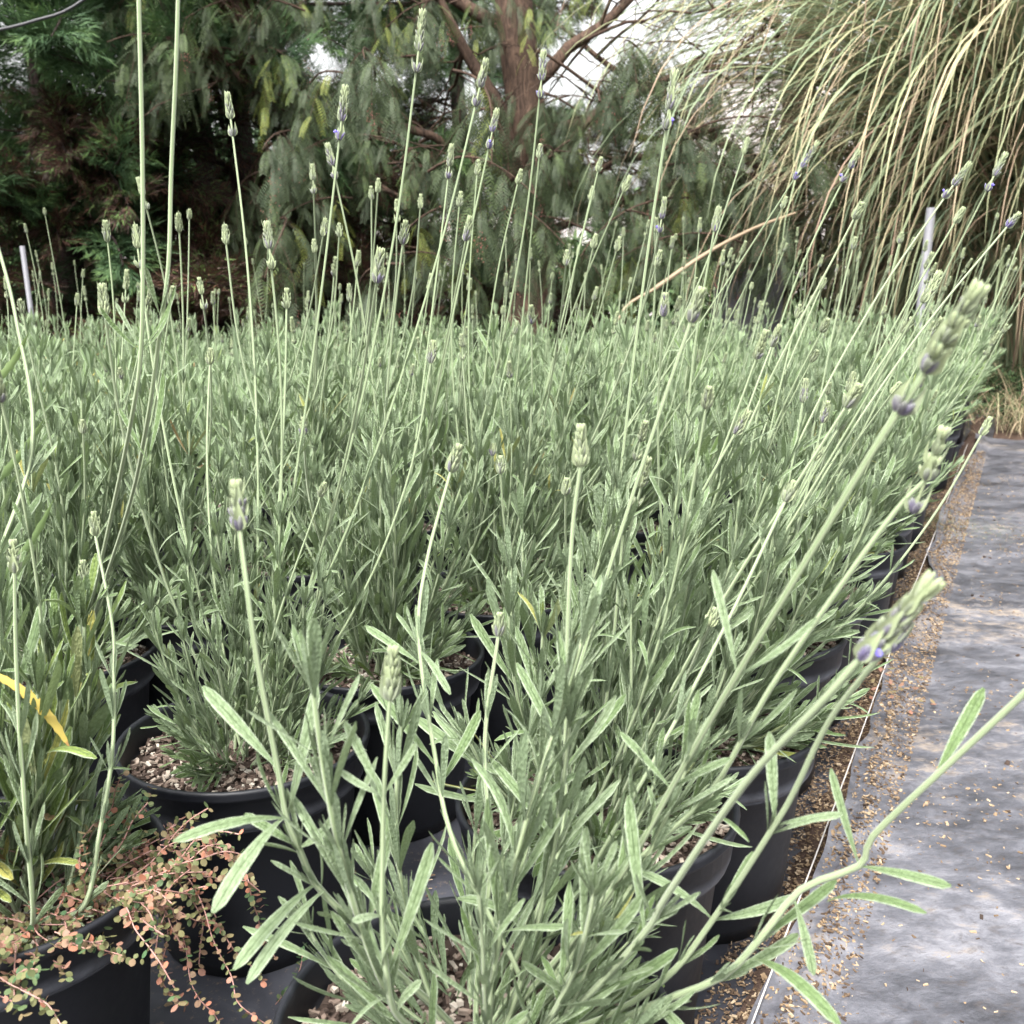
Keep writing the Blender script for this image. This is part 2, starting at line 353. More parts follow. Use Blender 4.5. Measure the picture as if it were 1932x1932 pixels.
# ------------------------------------------------------------------ lavender pieces
def dress(mb, pts, rng, nodes, size, hi, tint=.2, tufts=4, big=1.0, open_=1.0, top=True, wide=1.0):
    """opposite leaf pairs with axillary tufts at the given fractions of the stem"""
    LP, LD, LN, LL, LW, LB0, LB, LT, LTw = [], [], [], [], [], [], [], [], []
    az = rng.uniform(0, 6.28)
    def put(p, sd, a, al, L, Wd, b0, b, t):
        x = nrm(np.cross(sd, [.3, .8, .1])); y = np.cross(sd, x); rad = math.cos(a) * x + math.sin(a) * y
        LP.append(p + rad * .0008); LD.append(sd * math.cos(al) + rad * math.sin(al)); LN.append(sd * math.sin(al) - rad * math.cos(al))
        LL.append(L); LW.append(Wd); LB0.append(b0); LB.append(b); LT.append(t); LTw.append(rng.normal(0, .35))
    for i, s in enumerate(nodes):
        p, sd = at_s(pts, s); az += 1.57 + rng.normal(0, .18)
        sz = size(s) * rng.uniform(.8, 1.15); t0 = tint + rng.normal(0, .09) + (.55 if rng.rand() < .025 else 0)
        for k in (0, 1):
            if rng.rand() < .04: continue
            L = sz * rng.uniform(.85, 1.15) * big; droop = rng.rand() < .10
            al = rng.uniform(.32, .74) * open_
            put(p, sd, az + k * 3.14, al, L, L * rng.uniform(.088, .122) * wide, rng.uniform(-.05, .15), (-1.3 if droop else rng.uniform(-.38, .32)), t0 + (.15 if s < .2 else 0) * rng.rand())
        for k in range(tufts * 2):
            L = sz * rng.uniform(.3, .72)
            put(p, sd, az + (k % 2) * 3.14 + rng.normal(0, .5), rng.uniform(.06, .27), L, L * rng.uniform(.07, .10), 0, rng.uniform(-.2, .15), t0 - .1 + rng.normal(0, .05))
    if top:
        p, sd = at_s(pts, 1.0)
        for k in range(8):
            L = size(1.0) * rng.uniform(.5, 1.0)
            put(p - sd * .004, sd, k * 1.57 + rng.normal(0, .25), rng.uniform(.08, .45), L, L * .12, 0, rng.uniform(-.3, .1), tint - .12)
    ns, nc = (8, 5) if hi else (4, 3)
    leaves(mb, np.array(LP), np.array(LD), np.array(LN), np.array(LL), np.array(LW), np.array(LB0), np.array(LB), np.clip(LT, 0, 1), ns, nc, roll=.42 if hi else .5, groove=.3, twist=np.array(LTw))
def stem_tube(mb, pts, r0, r1, hi, tint0=.0):
    n = len(pts); r = np.linspace(r0, r1, n)
    tube(mb, pts, r, 6 if hi else 4, tint0, 1)
def shoot_path(rng, L, th0, th1):
    n = 14; s = np.linspace(0, 1, n); th = th0 + (th1 - th0) * s ** .8
    d = np.stack([np.sin(th), np.zeros(n), np.cos(th)], 1) * L / (n - 1)
    p = np.vstack([[0, 0, 0], np.cumsum(d[:-1], 0)])
    p[:, 1] += L * .05 * np.sin(s * rng.uniform(1, 4)) * rng.choice([-1, 1]); return p
def make_shoot(rng, L, th0, th1, hi, gap=.026, leaf=.052, tint=.2, tufts=4, wide=1.0, open_=1.0):
    mb = MB(); pts = shoot_path(rng, L, th0, th1)
    nn = max(3, int(L / gap)); nodes = np.linspace(.10, .97, nn) + rng.normal(0, .008, nn)
    dress(mb, pts, rng, np.clip(nodes, .03, .99), lambda s: leaf * (.62 + .6 * math.sin(math.pi * min(1, s * .9 + .05))), hi, tint, tufts, wide=wide, open_=open_)
    stem_tube(mb, pts, .0022 if L > .15 else .0015, .0012, hi); return mb
def make_stalk(rng, L, th0, th1, hi, leafy=.55, tint=.15):
    """leafy lower part, one or two pairs higher up, then a bare stem; returns mb, tip, tip direction"""
    mb = MB(); pts = smooth_path(shoot_path(rng, L, th0, th1), 26)
    nodes = list(np.linspace(.06, leafy, max(4, int(L * leafy / .036)))) + [leafy + rng.uniform(.06, .12)]
    if rng.rand() < .5: nodes.append(leafy + rng.uniform(.16, .24))
    dress(mb, pts, rng, nodes, lambda s: .044 if s < leafy else .034, hi, tint, 4 if hi else 3, top=False, open_=.75)
    stem_tube(mb, pts, .0021, .0012, hi)
    return mb, pts[-1], nrm(pts[-1] - pts[-2])
def spindle(mb, p, d, L, r, tint, k=5, mat=0):
    s = np.array([0, .25, .6, .88, 1.0]); rr = np.array([.45, .95, 1.0, .55, .08]) * r
    tube(mb, p[None] + s[:, None] * L * d[None], rr, k, tint, mat)
def make_spike(rng, L, whorls=5, purple=.4, split=False, flower=False, fat=1.0):
    mb = MB(); z = 0.0; up = np.array([0, 0, 1.0]); step = L / (whorls + 1.2); az = rng.uniform(0, 6)
    zs = [step * i for i in range(whorls)]
    if split: zs = [-.018 - .006 * rng.rand()] + zs
    lo = min(zs)
    tube(mb, np.array([[0, 0, lo], [0, 0, L * .8]]), np.array([.0011, .0008]), 5, .1, 0)
    for i, z in enumerate(zs):
        f = i / max(1, len(zs) - 1); az += 1.57
        w = (1.05 - .5 * f) * fat; pr = (purple + .12) * (1 - .8 * f) + rng.normal(0, .08)
        for k in (0, 1):           # a pair of pointed bracts
            a = az + k * 3.14 + rng.normal(0, .1); rad = np.array([math.cos(a), math.sin(a), 0])
            al = rng.uniform(.35, .5)
            leaves(mb, np.array([[0, 0, z]]) + rad * .0012, up * math.cos(al) + rad * math.sin(al), up * math.sin(al) - rad * math.cos(al),
                   .0150 * (1.1 - .25 * f) * math.sqrt(fat), .0068 * w, 0, .35, .02 + .28 * rng.rand(), 7, 5, 'ov', roll=.55, groove=.0)
        for k in range(7):         # the calyces between them
            a = az + k * 1.05 + rng.normal(0, .15); rad = np.array([math.cos(a), math.sin(a), 0]); al = rng.uniform(.25, .55)
            spindle(mb, np.array([0, 0, z]) + rad * .0014, nrm(up * math.cos(al) + rad * math.sin(al)), .0098 * (1 - .25 * f), .00145 * w, float(np.clip(pr + rng.normal(0, .12), 0, .82)))
        if flower and i == 0:
            a = az + .8; rad = np.array([math.cos(a), math.sin(a), 0])
            for q in range(4): spindle(mb, np.array([0, 0, z + .007]) + rad * .0045, nrm(up * .7 + rad * .6 + rng.normal(0, .4, 3)), .004, .0013, 1.0, 4)
    for k in range(6):
        a = k * 1.05; rad = np.array([math.cos(a), math.sin(a), 0]); spindle(mb, np.array([0, 0, L * .74]) + rad * .0008, nrm(up + rad * .28), L * .24, .0015 * fat, .02)
    return mb

rngG = np.random.RandomState(7)
SH_HI = {}
for cls, (t0, t1) in {'up': (.12, .02), 'mid': (.62, .12), 'out': (1.25, .45)}.items():
    SH_HI[cls] = [make_shoot(rngG, rngG.uniform(*((.22, .36) if cls == 'up' else (.17, .28))) if cls != 'out' else rngG.uniform(.11, .19), t0, t1, True, tint=.16 + .08 * i / 4).mesh('leafy_shoot', [M['leaf'], M['stem']]) for i in range(5)]
SH_HI['low'] = [make_shoot(rngG, rngG.uniform(.06, .10), 1.35, .9, True, gap=.011, leaf=.036, tint=.42, tufts=1, wide=1.35, open_=1.1).mesh('leafy_shoot', [M['leaf'], M['stem']]) for i in range(4)]
SH_YEL = [make_shoot(rngG, rngG.uniform(.14, .22), .5, .1, True, gap=.024, leaf=.058, tint=.66, tufts=2, wide=1.25, open_=.8).mesh('leafy_shoot', [M['leaf'], M['stem']]) for i in range(4)]
SPK = [make_spike(rngG, rngG.uniform(.026, .036), rngG.randint(4, 6), rngG.choice([.1, .3, .6]), rngG.rand() < .45, rngG.rand() < .25, 1.0).mesh('flower_spike', [M['bud']]) for i in range(8)]
SPK += [make_spike(rngG, .02, 3, .05, False, False, .9).mesh('flower_spike', [M['bud']]) for i in range(3)]
STK_HI, STK_LO = [], []
for i in range(8):
    mb, tp, td = make_stalk(rngG, rngG.uniform(.34, .62), rngG.uniform(.15, .4), rngG.uniform(-.1, .15), True); STK_HI.append((mb.mesh('flower_stalk', [M['leaf'], M['stem']]), tp, td))
for i in range(10):
    mb, tp, td = make_stalk(rngG, rngG.uniform(.30, .72), rngG.uniform(.15, .4), rngG.uniform(-.1, .15), False); STK_LO.append((mb.mesh('flower_stalk', [M['leaf_far'], M['stem']]), tp, td))
# whole low-detail tufts for pots farther off
lo = {}
for cls, (t0, t1) in {'up': (.12, .02), 'mid': (.62, .12), 'out': (1.2, .4)}.items():
    lo[cls] = [make_shoot(rngG, rngG.uniform(.15, .27), t0, t1, False, gap=.030, leaf=.055, tint=.22 + .12 * i / 3, tufts=2).data() for i in range(4)]
def rotm(az, tilt=0.0, lean=(0, 0)):
    m = Matrix.Rotation(az, 4, 'Z') @ Matrix.Rotation(tilt, 4, 'Y')
    return Matrix.Rotation(lean[0], 4, 'Y') @ Matrix.Rotation(-lean[1], 4, 'X') @ m
FOL = {}
for li, lean in enumerate((0.02, .07, .14)):
    FOL[li] = []
    for v in range(4):
        mb = MB()
        for k in range(38):
            cls = ('up', 'up', 'mid', 'mid', 'out')[k % 5]; r = .045 * math.sqrt(rngG.rand()); a = rngG.rand() * 6.28
            m = Matrix.Translation((r * math.cos(a), r * math.sin(a), .0)) @ rotm(a + rngG.normal(0, .5), 0, (lean, 0)) @ Matrix.Scale(rngG.uniform(.8, 1.55), 4)
            mb.merge(lo[cls][rngG.randint(4)], m, float(rngG.normal(0, .05)))
        FOL[li].append(mb.mesh('foliage', [M['leaf_far'], M['stem']]))
# pot, rim, soil
mb = MB(); lathe(mb, [(.0, .004), (.108, .004), (.1125, .0), (.116, .02), (.124, .11), (.133, .203), (.138, .2065), (.136, .21), (.128, .21), (.11, .02), (0, .012)]); POT = mb.mesh('pot', [M['pot']])
mb = MB(); lathe(mb, [(.1375, .203), (.1435, .2055), (.1455, .212), (.1478, .242), (.1505, .2435), (.1518, .2475), (.1510, .2500), (.1522, .2530), (.1500, .2565), (.1465, .2560), (.1445, .2520), (.143, .225), (.139, .20)]); RIM = mb.mesh('rim', [M['pot']])
SOIL = []
for v in range(3):
    r_ = np.random.RandomState(40 + v); mb = MB()
    rr = np.linspace(0.0005, .1425, 22); a = np.arange(60) * 2 * np.pi / 60
    X = rr[:, None] * np.cos(a); Y = rr[:, None] * np.sin(a); Z = .218 + .012 * (grid_noise(X, Y, .03, v) - .5) + .008 * (grid_noise(X, Y, .01, v + 9) - .5) + .012 * np.exp(-(rr[:, None] / .05) ** 2)
    idx = np.arange(22 * 60).reshape(22, 60)
    mb.add(np.stack([X, Y, Z], -1), np.stack([idx[:-1], np.roll(idx, -1, 1)[:-1], np.roll(idx, -1, 1)[1:], idx[1:]], -1), np.array([0, 0, .12]))
    n = 1500; rr = .141 * np.sqrt(r_.rand(n)); a = r_.rand(n) * 6.28; X = rr * np.cos(a); Y = rr * np.sin(a)
    C = np.stack([X, Y, .2205 + .012 * (grid_noise(X, Y, .03, v) - .5) + .01 * np.exp(-(rr / .05) ** 2) + r_.uniform(0, .004, n)], 1)
    S = np.stack([r_.uniform(.003, .012, n), r_.uniform(.002, .005, n), r_.uniform(.0012, .004, n)], 1)
    t = np.where(r_.rand(n) < .22, r_.uniform(.75, 1, n), r_.beta(1.5, 2.2, n))
    boxes(mb, C, S, r_, t); SOIL.append(mb.mesh('soil', [M['mulch']], False))

# ------------------------------------------------------------------ the setting
def sheet(name, xs, ys, zf, mat, ab=False, warp=None):
    X, Y = np.meshgrid(xs, ys, indexing='ij'); n, m = X.shape
    if warp is not None: Y = Y + warp(X); Z0 = path_z(X, Y)
    if ab: a, b = X, Y; X, Y = a * UA[0] + b * VB[0], a * UA[1] + b * VB[1]
    Z = Z0 if warp is not None else (zf(X, Y) if not ab else zf(a, b))
    mb = MB(); idx = np.arange(n * m).reshape(n, m)
    mb.add(np.stack([X, Y, Z], -1), np.stack([idx[:-1, :-1], idx[1:, :-1], idx[1:, 1:], idx[:-1, 1:]], -1), np.zeros(3))
    return tag(link(name, mb.mesh(name, [mat])), kind='structure')
ANG = R(26.2); UA = (math.sin(ANG), math.cos(ANG)); VB = (math.cos(ANG), -math.sin(ANG))
def ab(a, b): return np.array([a * UA[0] + b * VB[0], a * UA[1] + b * VB[1]])
def AB(a, b, z=0.0): p = ab(a, b); return (p[0], p[1], z)
sheet('ground', np.linspace(-60, 60, 61), np.linspace(-20, 160, 91), lambda x, y: np.full(x.shape, -.03), M['ground'])
sheet('bed_sheet', np.arange(-1.2, 7.0, .03), np.arange(-5.4, -.08, .03), lambda a, b: .006 * (grid_noise(a, b, .12, 3) ** 2) + .004 * grid_noise(a, b, .03, 4), M['bed'], True)
def path_edge(a): return -.185 + .05 * (grid_noise(a, a * 0, .45, 17) - .3) + .02 * (grid_noise(a, a * 0, .07, 18) - .5)
def path_z(a, b):
    b = b - path_edge(a)
    w = grid_noise(a, b, .30, 11) - .5; w2 = grid_noise(a * 1.0 + b * .6, b * .35, .10, 12); w3 = grid_noise(a, b, .045, 13)
    r1 = np.abs(grid_noise(a + .5 * b + .15 * w, b - .6 * a + .2 * w2, .30, 14) - .5); r2 = np.abs(grid_noise(a * 1.6 + .3 * b, b * .5, .21, 19) - .5)
    edge = .020 * np.exp(-((b - .035 - .03 * (grid_noise(a, b * 0, .25, 15) - .5)) / .018) ** 2)
    return .012 + .010 * (w + .5) + .004 * w2 + .0022 * w3 + .0012 * grid_noise(a, b, .02, 20) + .005 * np.exp(-(r1 / .02) ** 2) + .003 * np.exp(-(r2 / .03) ** 2) + edge + .02 * np.clip((.02 - b) / .02, 0, 1)
sheet('path', np.arange(-1.2, 5.6, .02), np.concatenate([np.arange(0, .8, .012), np.arange(.8, 3.8, .02)]), None, M['path'], True, path_edge)
# soil and chips collected along the string between pots and path
sheet('soil_strip', np.arange(-1.2, 6.5, .02), np.arange(-.30, -.07, .012), lambda a, b: .004 + .012 * np.exp(-((b + .17) / .04) ** 2) * grid_noise(a, b, .06, 21) + .006 * grid_noise(a, b, .02, 22) - .03 * np.clip((-b - .2) / .08, 0, 1) - .02 * np.clip((b + .13) / .03, 0, 1), M['ground'], True)
def scatter(name, n, arange, brange, zf, smin, smax, tintf, mat, label, cat, seed, dens=None, hh=.6):
    r_ = np.random.RandomState(seed); a = r_.uniform(*arange, n); b = r_.uniform(*brange, n)
    if dens is not None: k = r_.rand(n) < dens(a, b); a, b = a[k], b[k]
    n = len(a); X = a * UA[0] + b * VB[0]; Y = a * UA[1] + b * VB[1]
    L = r_.uniform(smin, smax, n) * r_.uniform(.4, 1, n); S = np.stack([L, L * r_.uniform(.15, .6, n), L * r_.uniform(.12, hh, n) * .6], 1)
    mb = MB(); boxes(mb, np.stack([X, Y, zf(a, b) + S[:, 2] * .4], 1), S, r_, tintf(r_, n), flat=.5)
    return tag(link(name, mb.mesh(name, [mat], False)), label, cat, kind='stuff')
cl = lambda a, b: np.clip((grid_noise(a, b, .18, 31) * .6 + grid_noise(a, b, .05, 32) * .5 - .50) * 5, .16, 1)
scatter('wood_chips', 60000, (-.6, 4.6), (-.13, 2.6), path_z, .002, .0085, lambda r, n: r.beta(2, 1.6, n), M['wood'], 'tan wood chips and crumbs strewn over the grey plastic path', 'wood chips', 33, cl)
scatter('clods', 1500, (-.6, 4.6), (-.13, 2.6), path_z, .005, .018, lambda r, n: r.uniform(0, .28, n), M['mulch'], 'dark crumbly soil lumps lying on the plastic path', 'soil clods', 34, lambda a, b: .25 + cl(a, b), .9)
scatter('strip_mulch', 42000, (-.6, 5.0), (-.25, -.10), lambda a, b: np.where(b > path_edge(a) + .005, path_z(a, b), .008 + .012 * np.exp(-((b + .17) / .04) ** 2) * grid_noise(a, b, .06, 21)), .002, .009, lambda r, n: r.beta(1.3, 1.6, n), M['wood'], 'brown bark crumbs along the string beside the pots', 'bark crumbs', 35)
scatter('bed_litter', 5000, (-.2, 2.4), (-1.9, -.25), lambda a, b: .008 + 0 * a, .003, .011, lambda r, n: r.beta(1.5, 1.5, n), M['wood'], 'loose bark crumbs on the dark ground sheet between pots', 'bark crumbs', 36, lambda a, b: np.clip(grid_noise(a, b, .15, 37) * 2 - .7, .05, 1))
# dark wet moss patch on the path
r_ = np.random.RandomState(50); mb = MB(); c0 = P(1800, 990, 1.0)
def on_ground(x, y, h=0.0):
    t = (y - 966) / F; z = (CAM_H - h) / (math.sin(PITCH) + t * math.cos(PITCH)); return P(x, y, z)
g0 = on_ground(1795, 992, .03); n = 2600; X = g0[0] + r_.normal(0, .13, n); Y = g0[1] + r_.normal(0, .10, n)
A_ = X * UA[0] + Y * UA[1]; B_ = X * VB[0] + Y * VB[1]
leaves(mb, np.stack([X, Y, path_z(A_, B_)], 1), nrm(r_.normal(0, 1, (n, 3)) * [1, 1, .25] + [0, 0, .35]), [0, 0, 1.0], r_.uniform(.006, .014, n), .004, 0, -.3, r_.uniform(.2, 1, n), 1, 2, 'rnd')
tag(link('moss_patch', mb.mesh('moss_patch', [M['shrub']])), 'flat patch of dark brown-green seedlings on the far path', 'seedlings', kind='stuff')
# string along the bed edge
mb = MB(); aa = np.linspace(-.3, 5.2, 60)
tube(mb, np.stack([aa * UA[0] + (-.185) * VB[0], aa * UA[1] + (-.185) * VB[1], (.040 + .006 * np.sin(aa * 3))], 1), .0011, 6, 0, 0)
tag(link('string', mb.mesh('string', [M['string']])), 'thin white string stretched along the edge of the pots beside the path', 'string')

# ------------------------------------------------------------------ potted lavenders
PITCH_A = .325
rows = {0: (-.34, .594), 1: (-.815, .567), 2: (-1.27, .62), 3: (-1.73, .70), 4: (-2.2, .62), 5: (-2.66, .66), 6: (-3.12, .6), 7: (-3.6, .6), 8: (-4.06, .7), 9: (-4.5, .6), 10: (-4.95, .6)}
exact = {(0, 0): (-.029, .677), (0, 1): (.0906, 1.008), (0, 2): (.239, 1.223), (1, 0): (-.485, .872), (1, 1): (-.327, 1.164), (1, 2): (-.193, 1.45), (1, 3): (-.03, 1.76), (1, 4): (.115, 2.05), (2, 1): (-.69, 1.46)}
ORD = ['first', 'second', 'third', 'fourth', 'fifth', 'sixth', 'seventh', 'eighth', 'ninth', 'tenth']
ROWNAME = ['row beside the path', 'second row from the path', 'third row from the path', 'fourth row from the path', 'fifth row from the path']
LBL = {(0, 0): 'grey-green lavender in black pot at the bottom edge, longest stalks leaning over the path',
       (0, 1): 'lavender in a black pot showing chippy mulch, just behind the bottom-edge plant',
       (0, 2): 'lavender in scuffed black pot touching the white string, third along the path',
       (1, 0): 'yellow-green lavender sharing its black pot with reddish trailing spurge',
       (1, 1): 'low bushy lavender in the large black pot whose whole near side shows',
       (1, 2): 'dense curly-leaved lavender in black pot right behind the large exposed pot',
       (1, 3): 'lavender in black pot with a dusty grey rim, mid-bed behind the curly-leaved one',
       (1, 4): 'lavender in black pot with brown soil showing, fifth pot of the second row',
       (2, 1): 'lavender in shadowed black pot between the spurge pot and the left picture edge'}
PLANTS = {}
rng = np.random.RandomState(11)
def make_potted(key, x, y, near, row):
    root = empty('potted_lavender', (x, y, .007)); PLANTS[key] = (root, x, y)
    pot = link('pot', POT, root); link('rim', RIM, pot); pot.rotation_euler = (0, 0, rng.rand() * 6)
    link('soil', SOIL[rng.randint(3)], root).rotation_euler = (0, 0, rng.rand() * 6)
    lean = {0: .33, 1: .17, 2: .10}.get(row, .06)
    if key == (1, 0): lean = -.06
    d_axis = Matrix.Rotation(-.35, 4, 'Z') if row < 2 else Matrix.Identity(4)
    L0 = d_axis @ Matrix.Rotation(lean, 4, 'Y') @ d_axis.inverted()
    L1 = d_axis @ Matrix.Rotation(lean * .4, 4, 'Y') @ d_axis.inverted()
    if near:
        spec = [('up', 12), ('mid', 15), ('out', 8), ('low', 10)]
        sc = 1.2
        if key == (1, 1): spec = [('up', 8), ('mid', 14), ('out', 8), ('low', 16)]; sc = .88
        if key == (0, 0): spec = [('up', 2), ('mid', 13), ('out', 22), ('low', 14)]; sc = 1.12
        if key == (1, 0): spec = [('up', 22), ('mid', 9), ('out', 1), ('low', 10)]; sc = 1.15
        for cls, n in spec:
            for k in range(n):
                r = .04 * math.sqrt(rng.rand()); a = rng.rand() * 6.28
                pool = SH_HI[cls]
                if key == (0, 0) and 2.0 < a < 4.1 and rng.rand() < .8: continue
                if key == (1, 0) and cls in ('mid', 'up') and rng.rand() < .7: pool = SH_YEL
                m = Matrix.Translation((r * math.cos(a), r * math.sin(a), .222)) @ (L1 if cls != 'low' else Matrix.Identity(4)) @ rotm(a + rng.normal(0, .5)) @ Matrix.Scale(rng.uniform(.8, 1.2) * sc, 4)
                link('leafy_shoot', pool[rng.randint(len(pool))], root, mat=m)
    else:
        f = FOL[0 if row > 1 else (1 if row == 1 else 2)]
        m = Matrix.Translation((0, 0, .222)) @ rotm(rng.normal(0, .5) if row < 2 else rng.rand() * 6.28) @ Matrix.Scale(rng.uniform(.88, 1.22), 4)
        link('foliage', f[rng.randint(4)], root, mat=m)
    ns = rng.randint(3, 6) if near else (rng.randint(4, 8) if row < 3 else rng.randint(1, 4))
    if key in ((0, 0), (1, 0), (1, 1), (1, 2)): ns = 1
    for k in range(ns):
        me, tp, td = (STK_HI if near else STK_LO)[rng.randint(8)]
        a = rng.rand() * 6.28; m = Matrix.Translation((.03 * math.cos(a), .03 * math.sin(a), .222)) @ L0 @ rotm(a) @ Matrix.Scale(rng.uniform(.85, 1.15), 4)
        st = link('flower_stalk', me, root, mat=m)
        link('flower_spike', SPK[rng.randint(len(SPK))], st, mat=Matrix.Translation(Vector(tp)) @ frame_to(td, rng.rand() * 6))
    return root
for row, (b, a0) in rows.items():
    for i in range(0, 19):
        key = (row, i)
        if key in exact: x, y = exact[key]
        else:
            a = a0 + PITCH_A * i + (.035 * (i - 2) * 0); x, y = ab(a, b) + rng.normal(0, .012, 2)
        if y > 5.35 or y < .45: continue
        px, py, z = proj((x, y, .30))
        mg = .30 * F / z
        if px < -mg or px > 1932 + mg or py > 1932 + 350: continue
        if key in ((0, -1),): continue
        near = z < 2.25
        root = make_potted(key, x, y, near, row)
        if key in LBL: lab = LBL[key]
        elif near and row < 5: lab = 'lavender in black pot, %s pot along the %s' % (ORD[i] if i < 10 else 'far', ROWNAME[row])
        elif not near: lab = 'potted lavender in the %s row from the path, %s' % (ORD[row] if row < 10 else 'outermost', 'in the dense middle stretch' if y < 3.3 else ('toward the back, before the trees' if y < 4.3 else 'at the very back of the bed'))
        elif y > 3.6: lab = 'small pale-green potted lavender at the far back of the bed, nearest the trees' if row > 1 else 'potted lavender at the far end beside the path, below the tall grass clump'
        elif row < 2: lab = 'leaning potted lavender in the dense middle stretch beside the path'
        else: lab = 'upright potted lavender inside the dense middle of the bed, away from the path'
        tag(root, lab, 'potted plant', 'potted lavenders standing in rows')

# stalks traced one by one: (points px, py, depth), spike length, purple, split, flower, fatness, nodes with leaf pairs
rngH = np.random.RandomState(23)
def hero(key, pts, spike_to=None, sl=.034, purple=.3, split=False, flower=False, fat=1.0, nodes=(), r=(.0022, .0013), tufts=4, whorls=5, root_pt=None, leaf=.045, big=None):
    root, x, y = PLANTS[key]
    wp = [P(*p) for p in pts]
    rp = np.array([x + rngH.normal(0, .015), y + rngH.normal(0, .015), .225])
    wpts = smooth_path(np.array([rp] + wp), 34) - np.array([x, y, .007])
    mb = MB()
    if len(nodes): dress(mb, wpts, rngH, nodes, lambda s: leaf, True, .12, tufts, top=False, open_=.85)
    for (px, py, pz, qx, qy, qz, Lw, bend, t) in (big or []):       # single leaves traced from the photograph
        p0 = P(px, py, pz); p1 = P(qx, qy, qz); d = p1 - p0; Ln = np.linalg.norm(d); d = d / Ln
        up = np.array([0, 0, 1.0]) - d[2] * d; up = nrm(up + nrm(np.array([0, -1., .2])) * .6); b = bend
        Lr = Ln / max(.3, (math.sin(b / 2) / (b / 2)) if abs(b) > .01 else 1)
        leaves(mb, (p0 - np.array([x, y, .007]))[None], d, up, Lr, Lw, -b / 2, b, t, 12, 7, roll=.35, groove=.35)
    stem_tube(mb, wpts, r[0], r[1], True)
    st = link('flower_stalk', mb.mesh('flower_stalk', [M['leaf'], M['stem']]), root)
    if spike_to is not None:
        e = P(*spike_to) - np.array([x, y, .007]); d = nrm(e - wpts[-1])
        sp = make_spike(rngH, sl, whorls, purple, split, flower, fat).mesh('flower_spike', [M['bud']])
        link('flower_spike', sp, st, mat=Matrix.Translation(Vector(wpts[-1])) @ frame_to(d, rngH.rand() * 6))
C_, A_, D_, E_, F_ = (0, 0), (1, 0), (1, 1), (0, 1), (0, 2)
D_, A_ = (1, 0), (1, 1)
hero(C_, [(960, 1985, .76), (1094, 1892, .70), (1217, 1759, .64), (1258, 1690, .61), (1403, 1481, .53), (1540, 1335, .48), (1622, 1243, .46)], (1790, 1065, .44), .052, .62, False, True, 1.35, (.33, .42, .50), (.0026, .0016), whorls=6,
     big=[(1094, 1892, .70, 985, 1815, .66, .0075, -.2, .1), (1098, 1888, .70, 1278, 1790, .68, .0085, .5, .2), (1217, 1759, .64, 1186, 1500, .66, .0085, .3, .12), (1217, 1759, .64, 1282, 1712, .62, .006, -.9, .05)])
hero(C_, [(1100, 1935, .76), (1250, 1850, .72), (1345, 1735, .69), (1462, 1556, .63), (1500, 1490, .61), (1567, 1356, .57), (1668, 1228, .52)], (1745, 1100, .50), .040, .75, False, False, 1.25, (.25, .38, .50, .66), (.0027, .0016),
     big=[(1345, 1735, .69, 1200, 1640, .70, .007, -1.0, .15), (1345, 1735, .69, 1505, 1690, .68, .0085, .4, .15), (1462, 1556, .63, 1452, 1380, .64, .0075, -.2, .12), (1464, 1556, .63, 1590, 1535, .62, .006, -.3, .1)])
hero(C_, [(930, 1950, .80), (1100, 1750, .74), (1196, 1613, .70), (1266, 1488, .67), (1391, 1272, .60), (1531, 1041, .55), (1646, 852, .52), (1745, 702, .50)], (1842, 552, .48), .050, .45, True, False, 1.35, (.22, .32, .42, .52), (.0026, .0018), whorls=5,
     big=[(1391, 1272, .60, 1345, 1075, .62, .0055, -.2, .05), (1391, 1275, .60, 1540, 1165, .60, .005, .6, .05), (1266, 1488, .67, 1170, 1380, .68, .006, -.3, .15), (1266, 1488, .67, 1378, 1430, .66, .006, -.5, .1)])
hero(C_, [(1010, 1900, .80), (1180, 1650, .76), (1266, 1510, .74), (1336, 1500, .72)][:2] + [(1336, 1500, .71), (1450, 1304, .67), (1596, 1091, .63), (1691, 962, .61), (1746, 905, .60)], (1785, 800, .59), .034, .15, True, False, 1.3, (.3, .4, .52, .64), (.0024, .0015), whorls=3)
hero(C_, [(1040, 1985, .76), (1226, 1898, .72), (1361, 1843, .69), (1436, 1768, .67), (1511, 1678, .66), (1621, 1633, .64), (1646, 1578, .63), (1761, 1468, .60), (1932, 1308, .56), (2060, 1180, .53)], (2130, 1110, .5), .04, .3, False, False, 1.2, (.2, .29, .38, .46), (.0028, .0018),
     big=[(1765, 1462, .60, 1856, 1298, .62, .0085, .35, .45), (1621, 1633, .64, 1795, 1671, .62, .0080, -.35, .3), (1560, 1700, .65, 1748, 1722, .60, .0065, -1.1, .4), (1436, 1768, .67, 1578, 1660, .68, .008, .2, .4), (1420, 1810, .67, 1586, 1935, .60, .0095, -1.2, .4), (1361, 1843, .69, 1506, 1762, .68, .0085, .5, .2), (1500, 1700, .66, 1536, 1840, .64, .007, -.5, .2), (1621, 1633, .64, 1568, 1450, .66, .006, .1, .25), (1226, 1898, .72, 1300, 1960, .66, .0085, -.9, .2)])
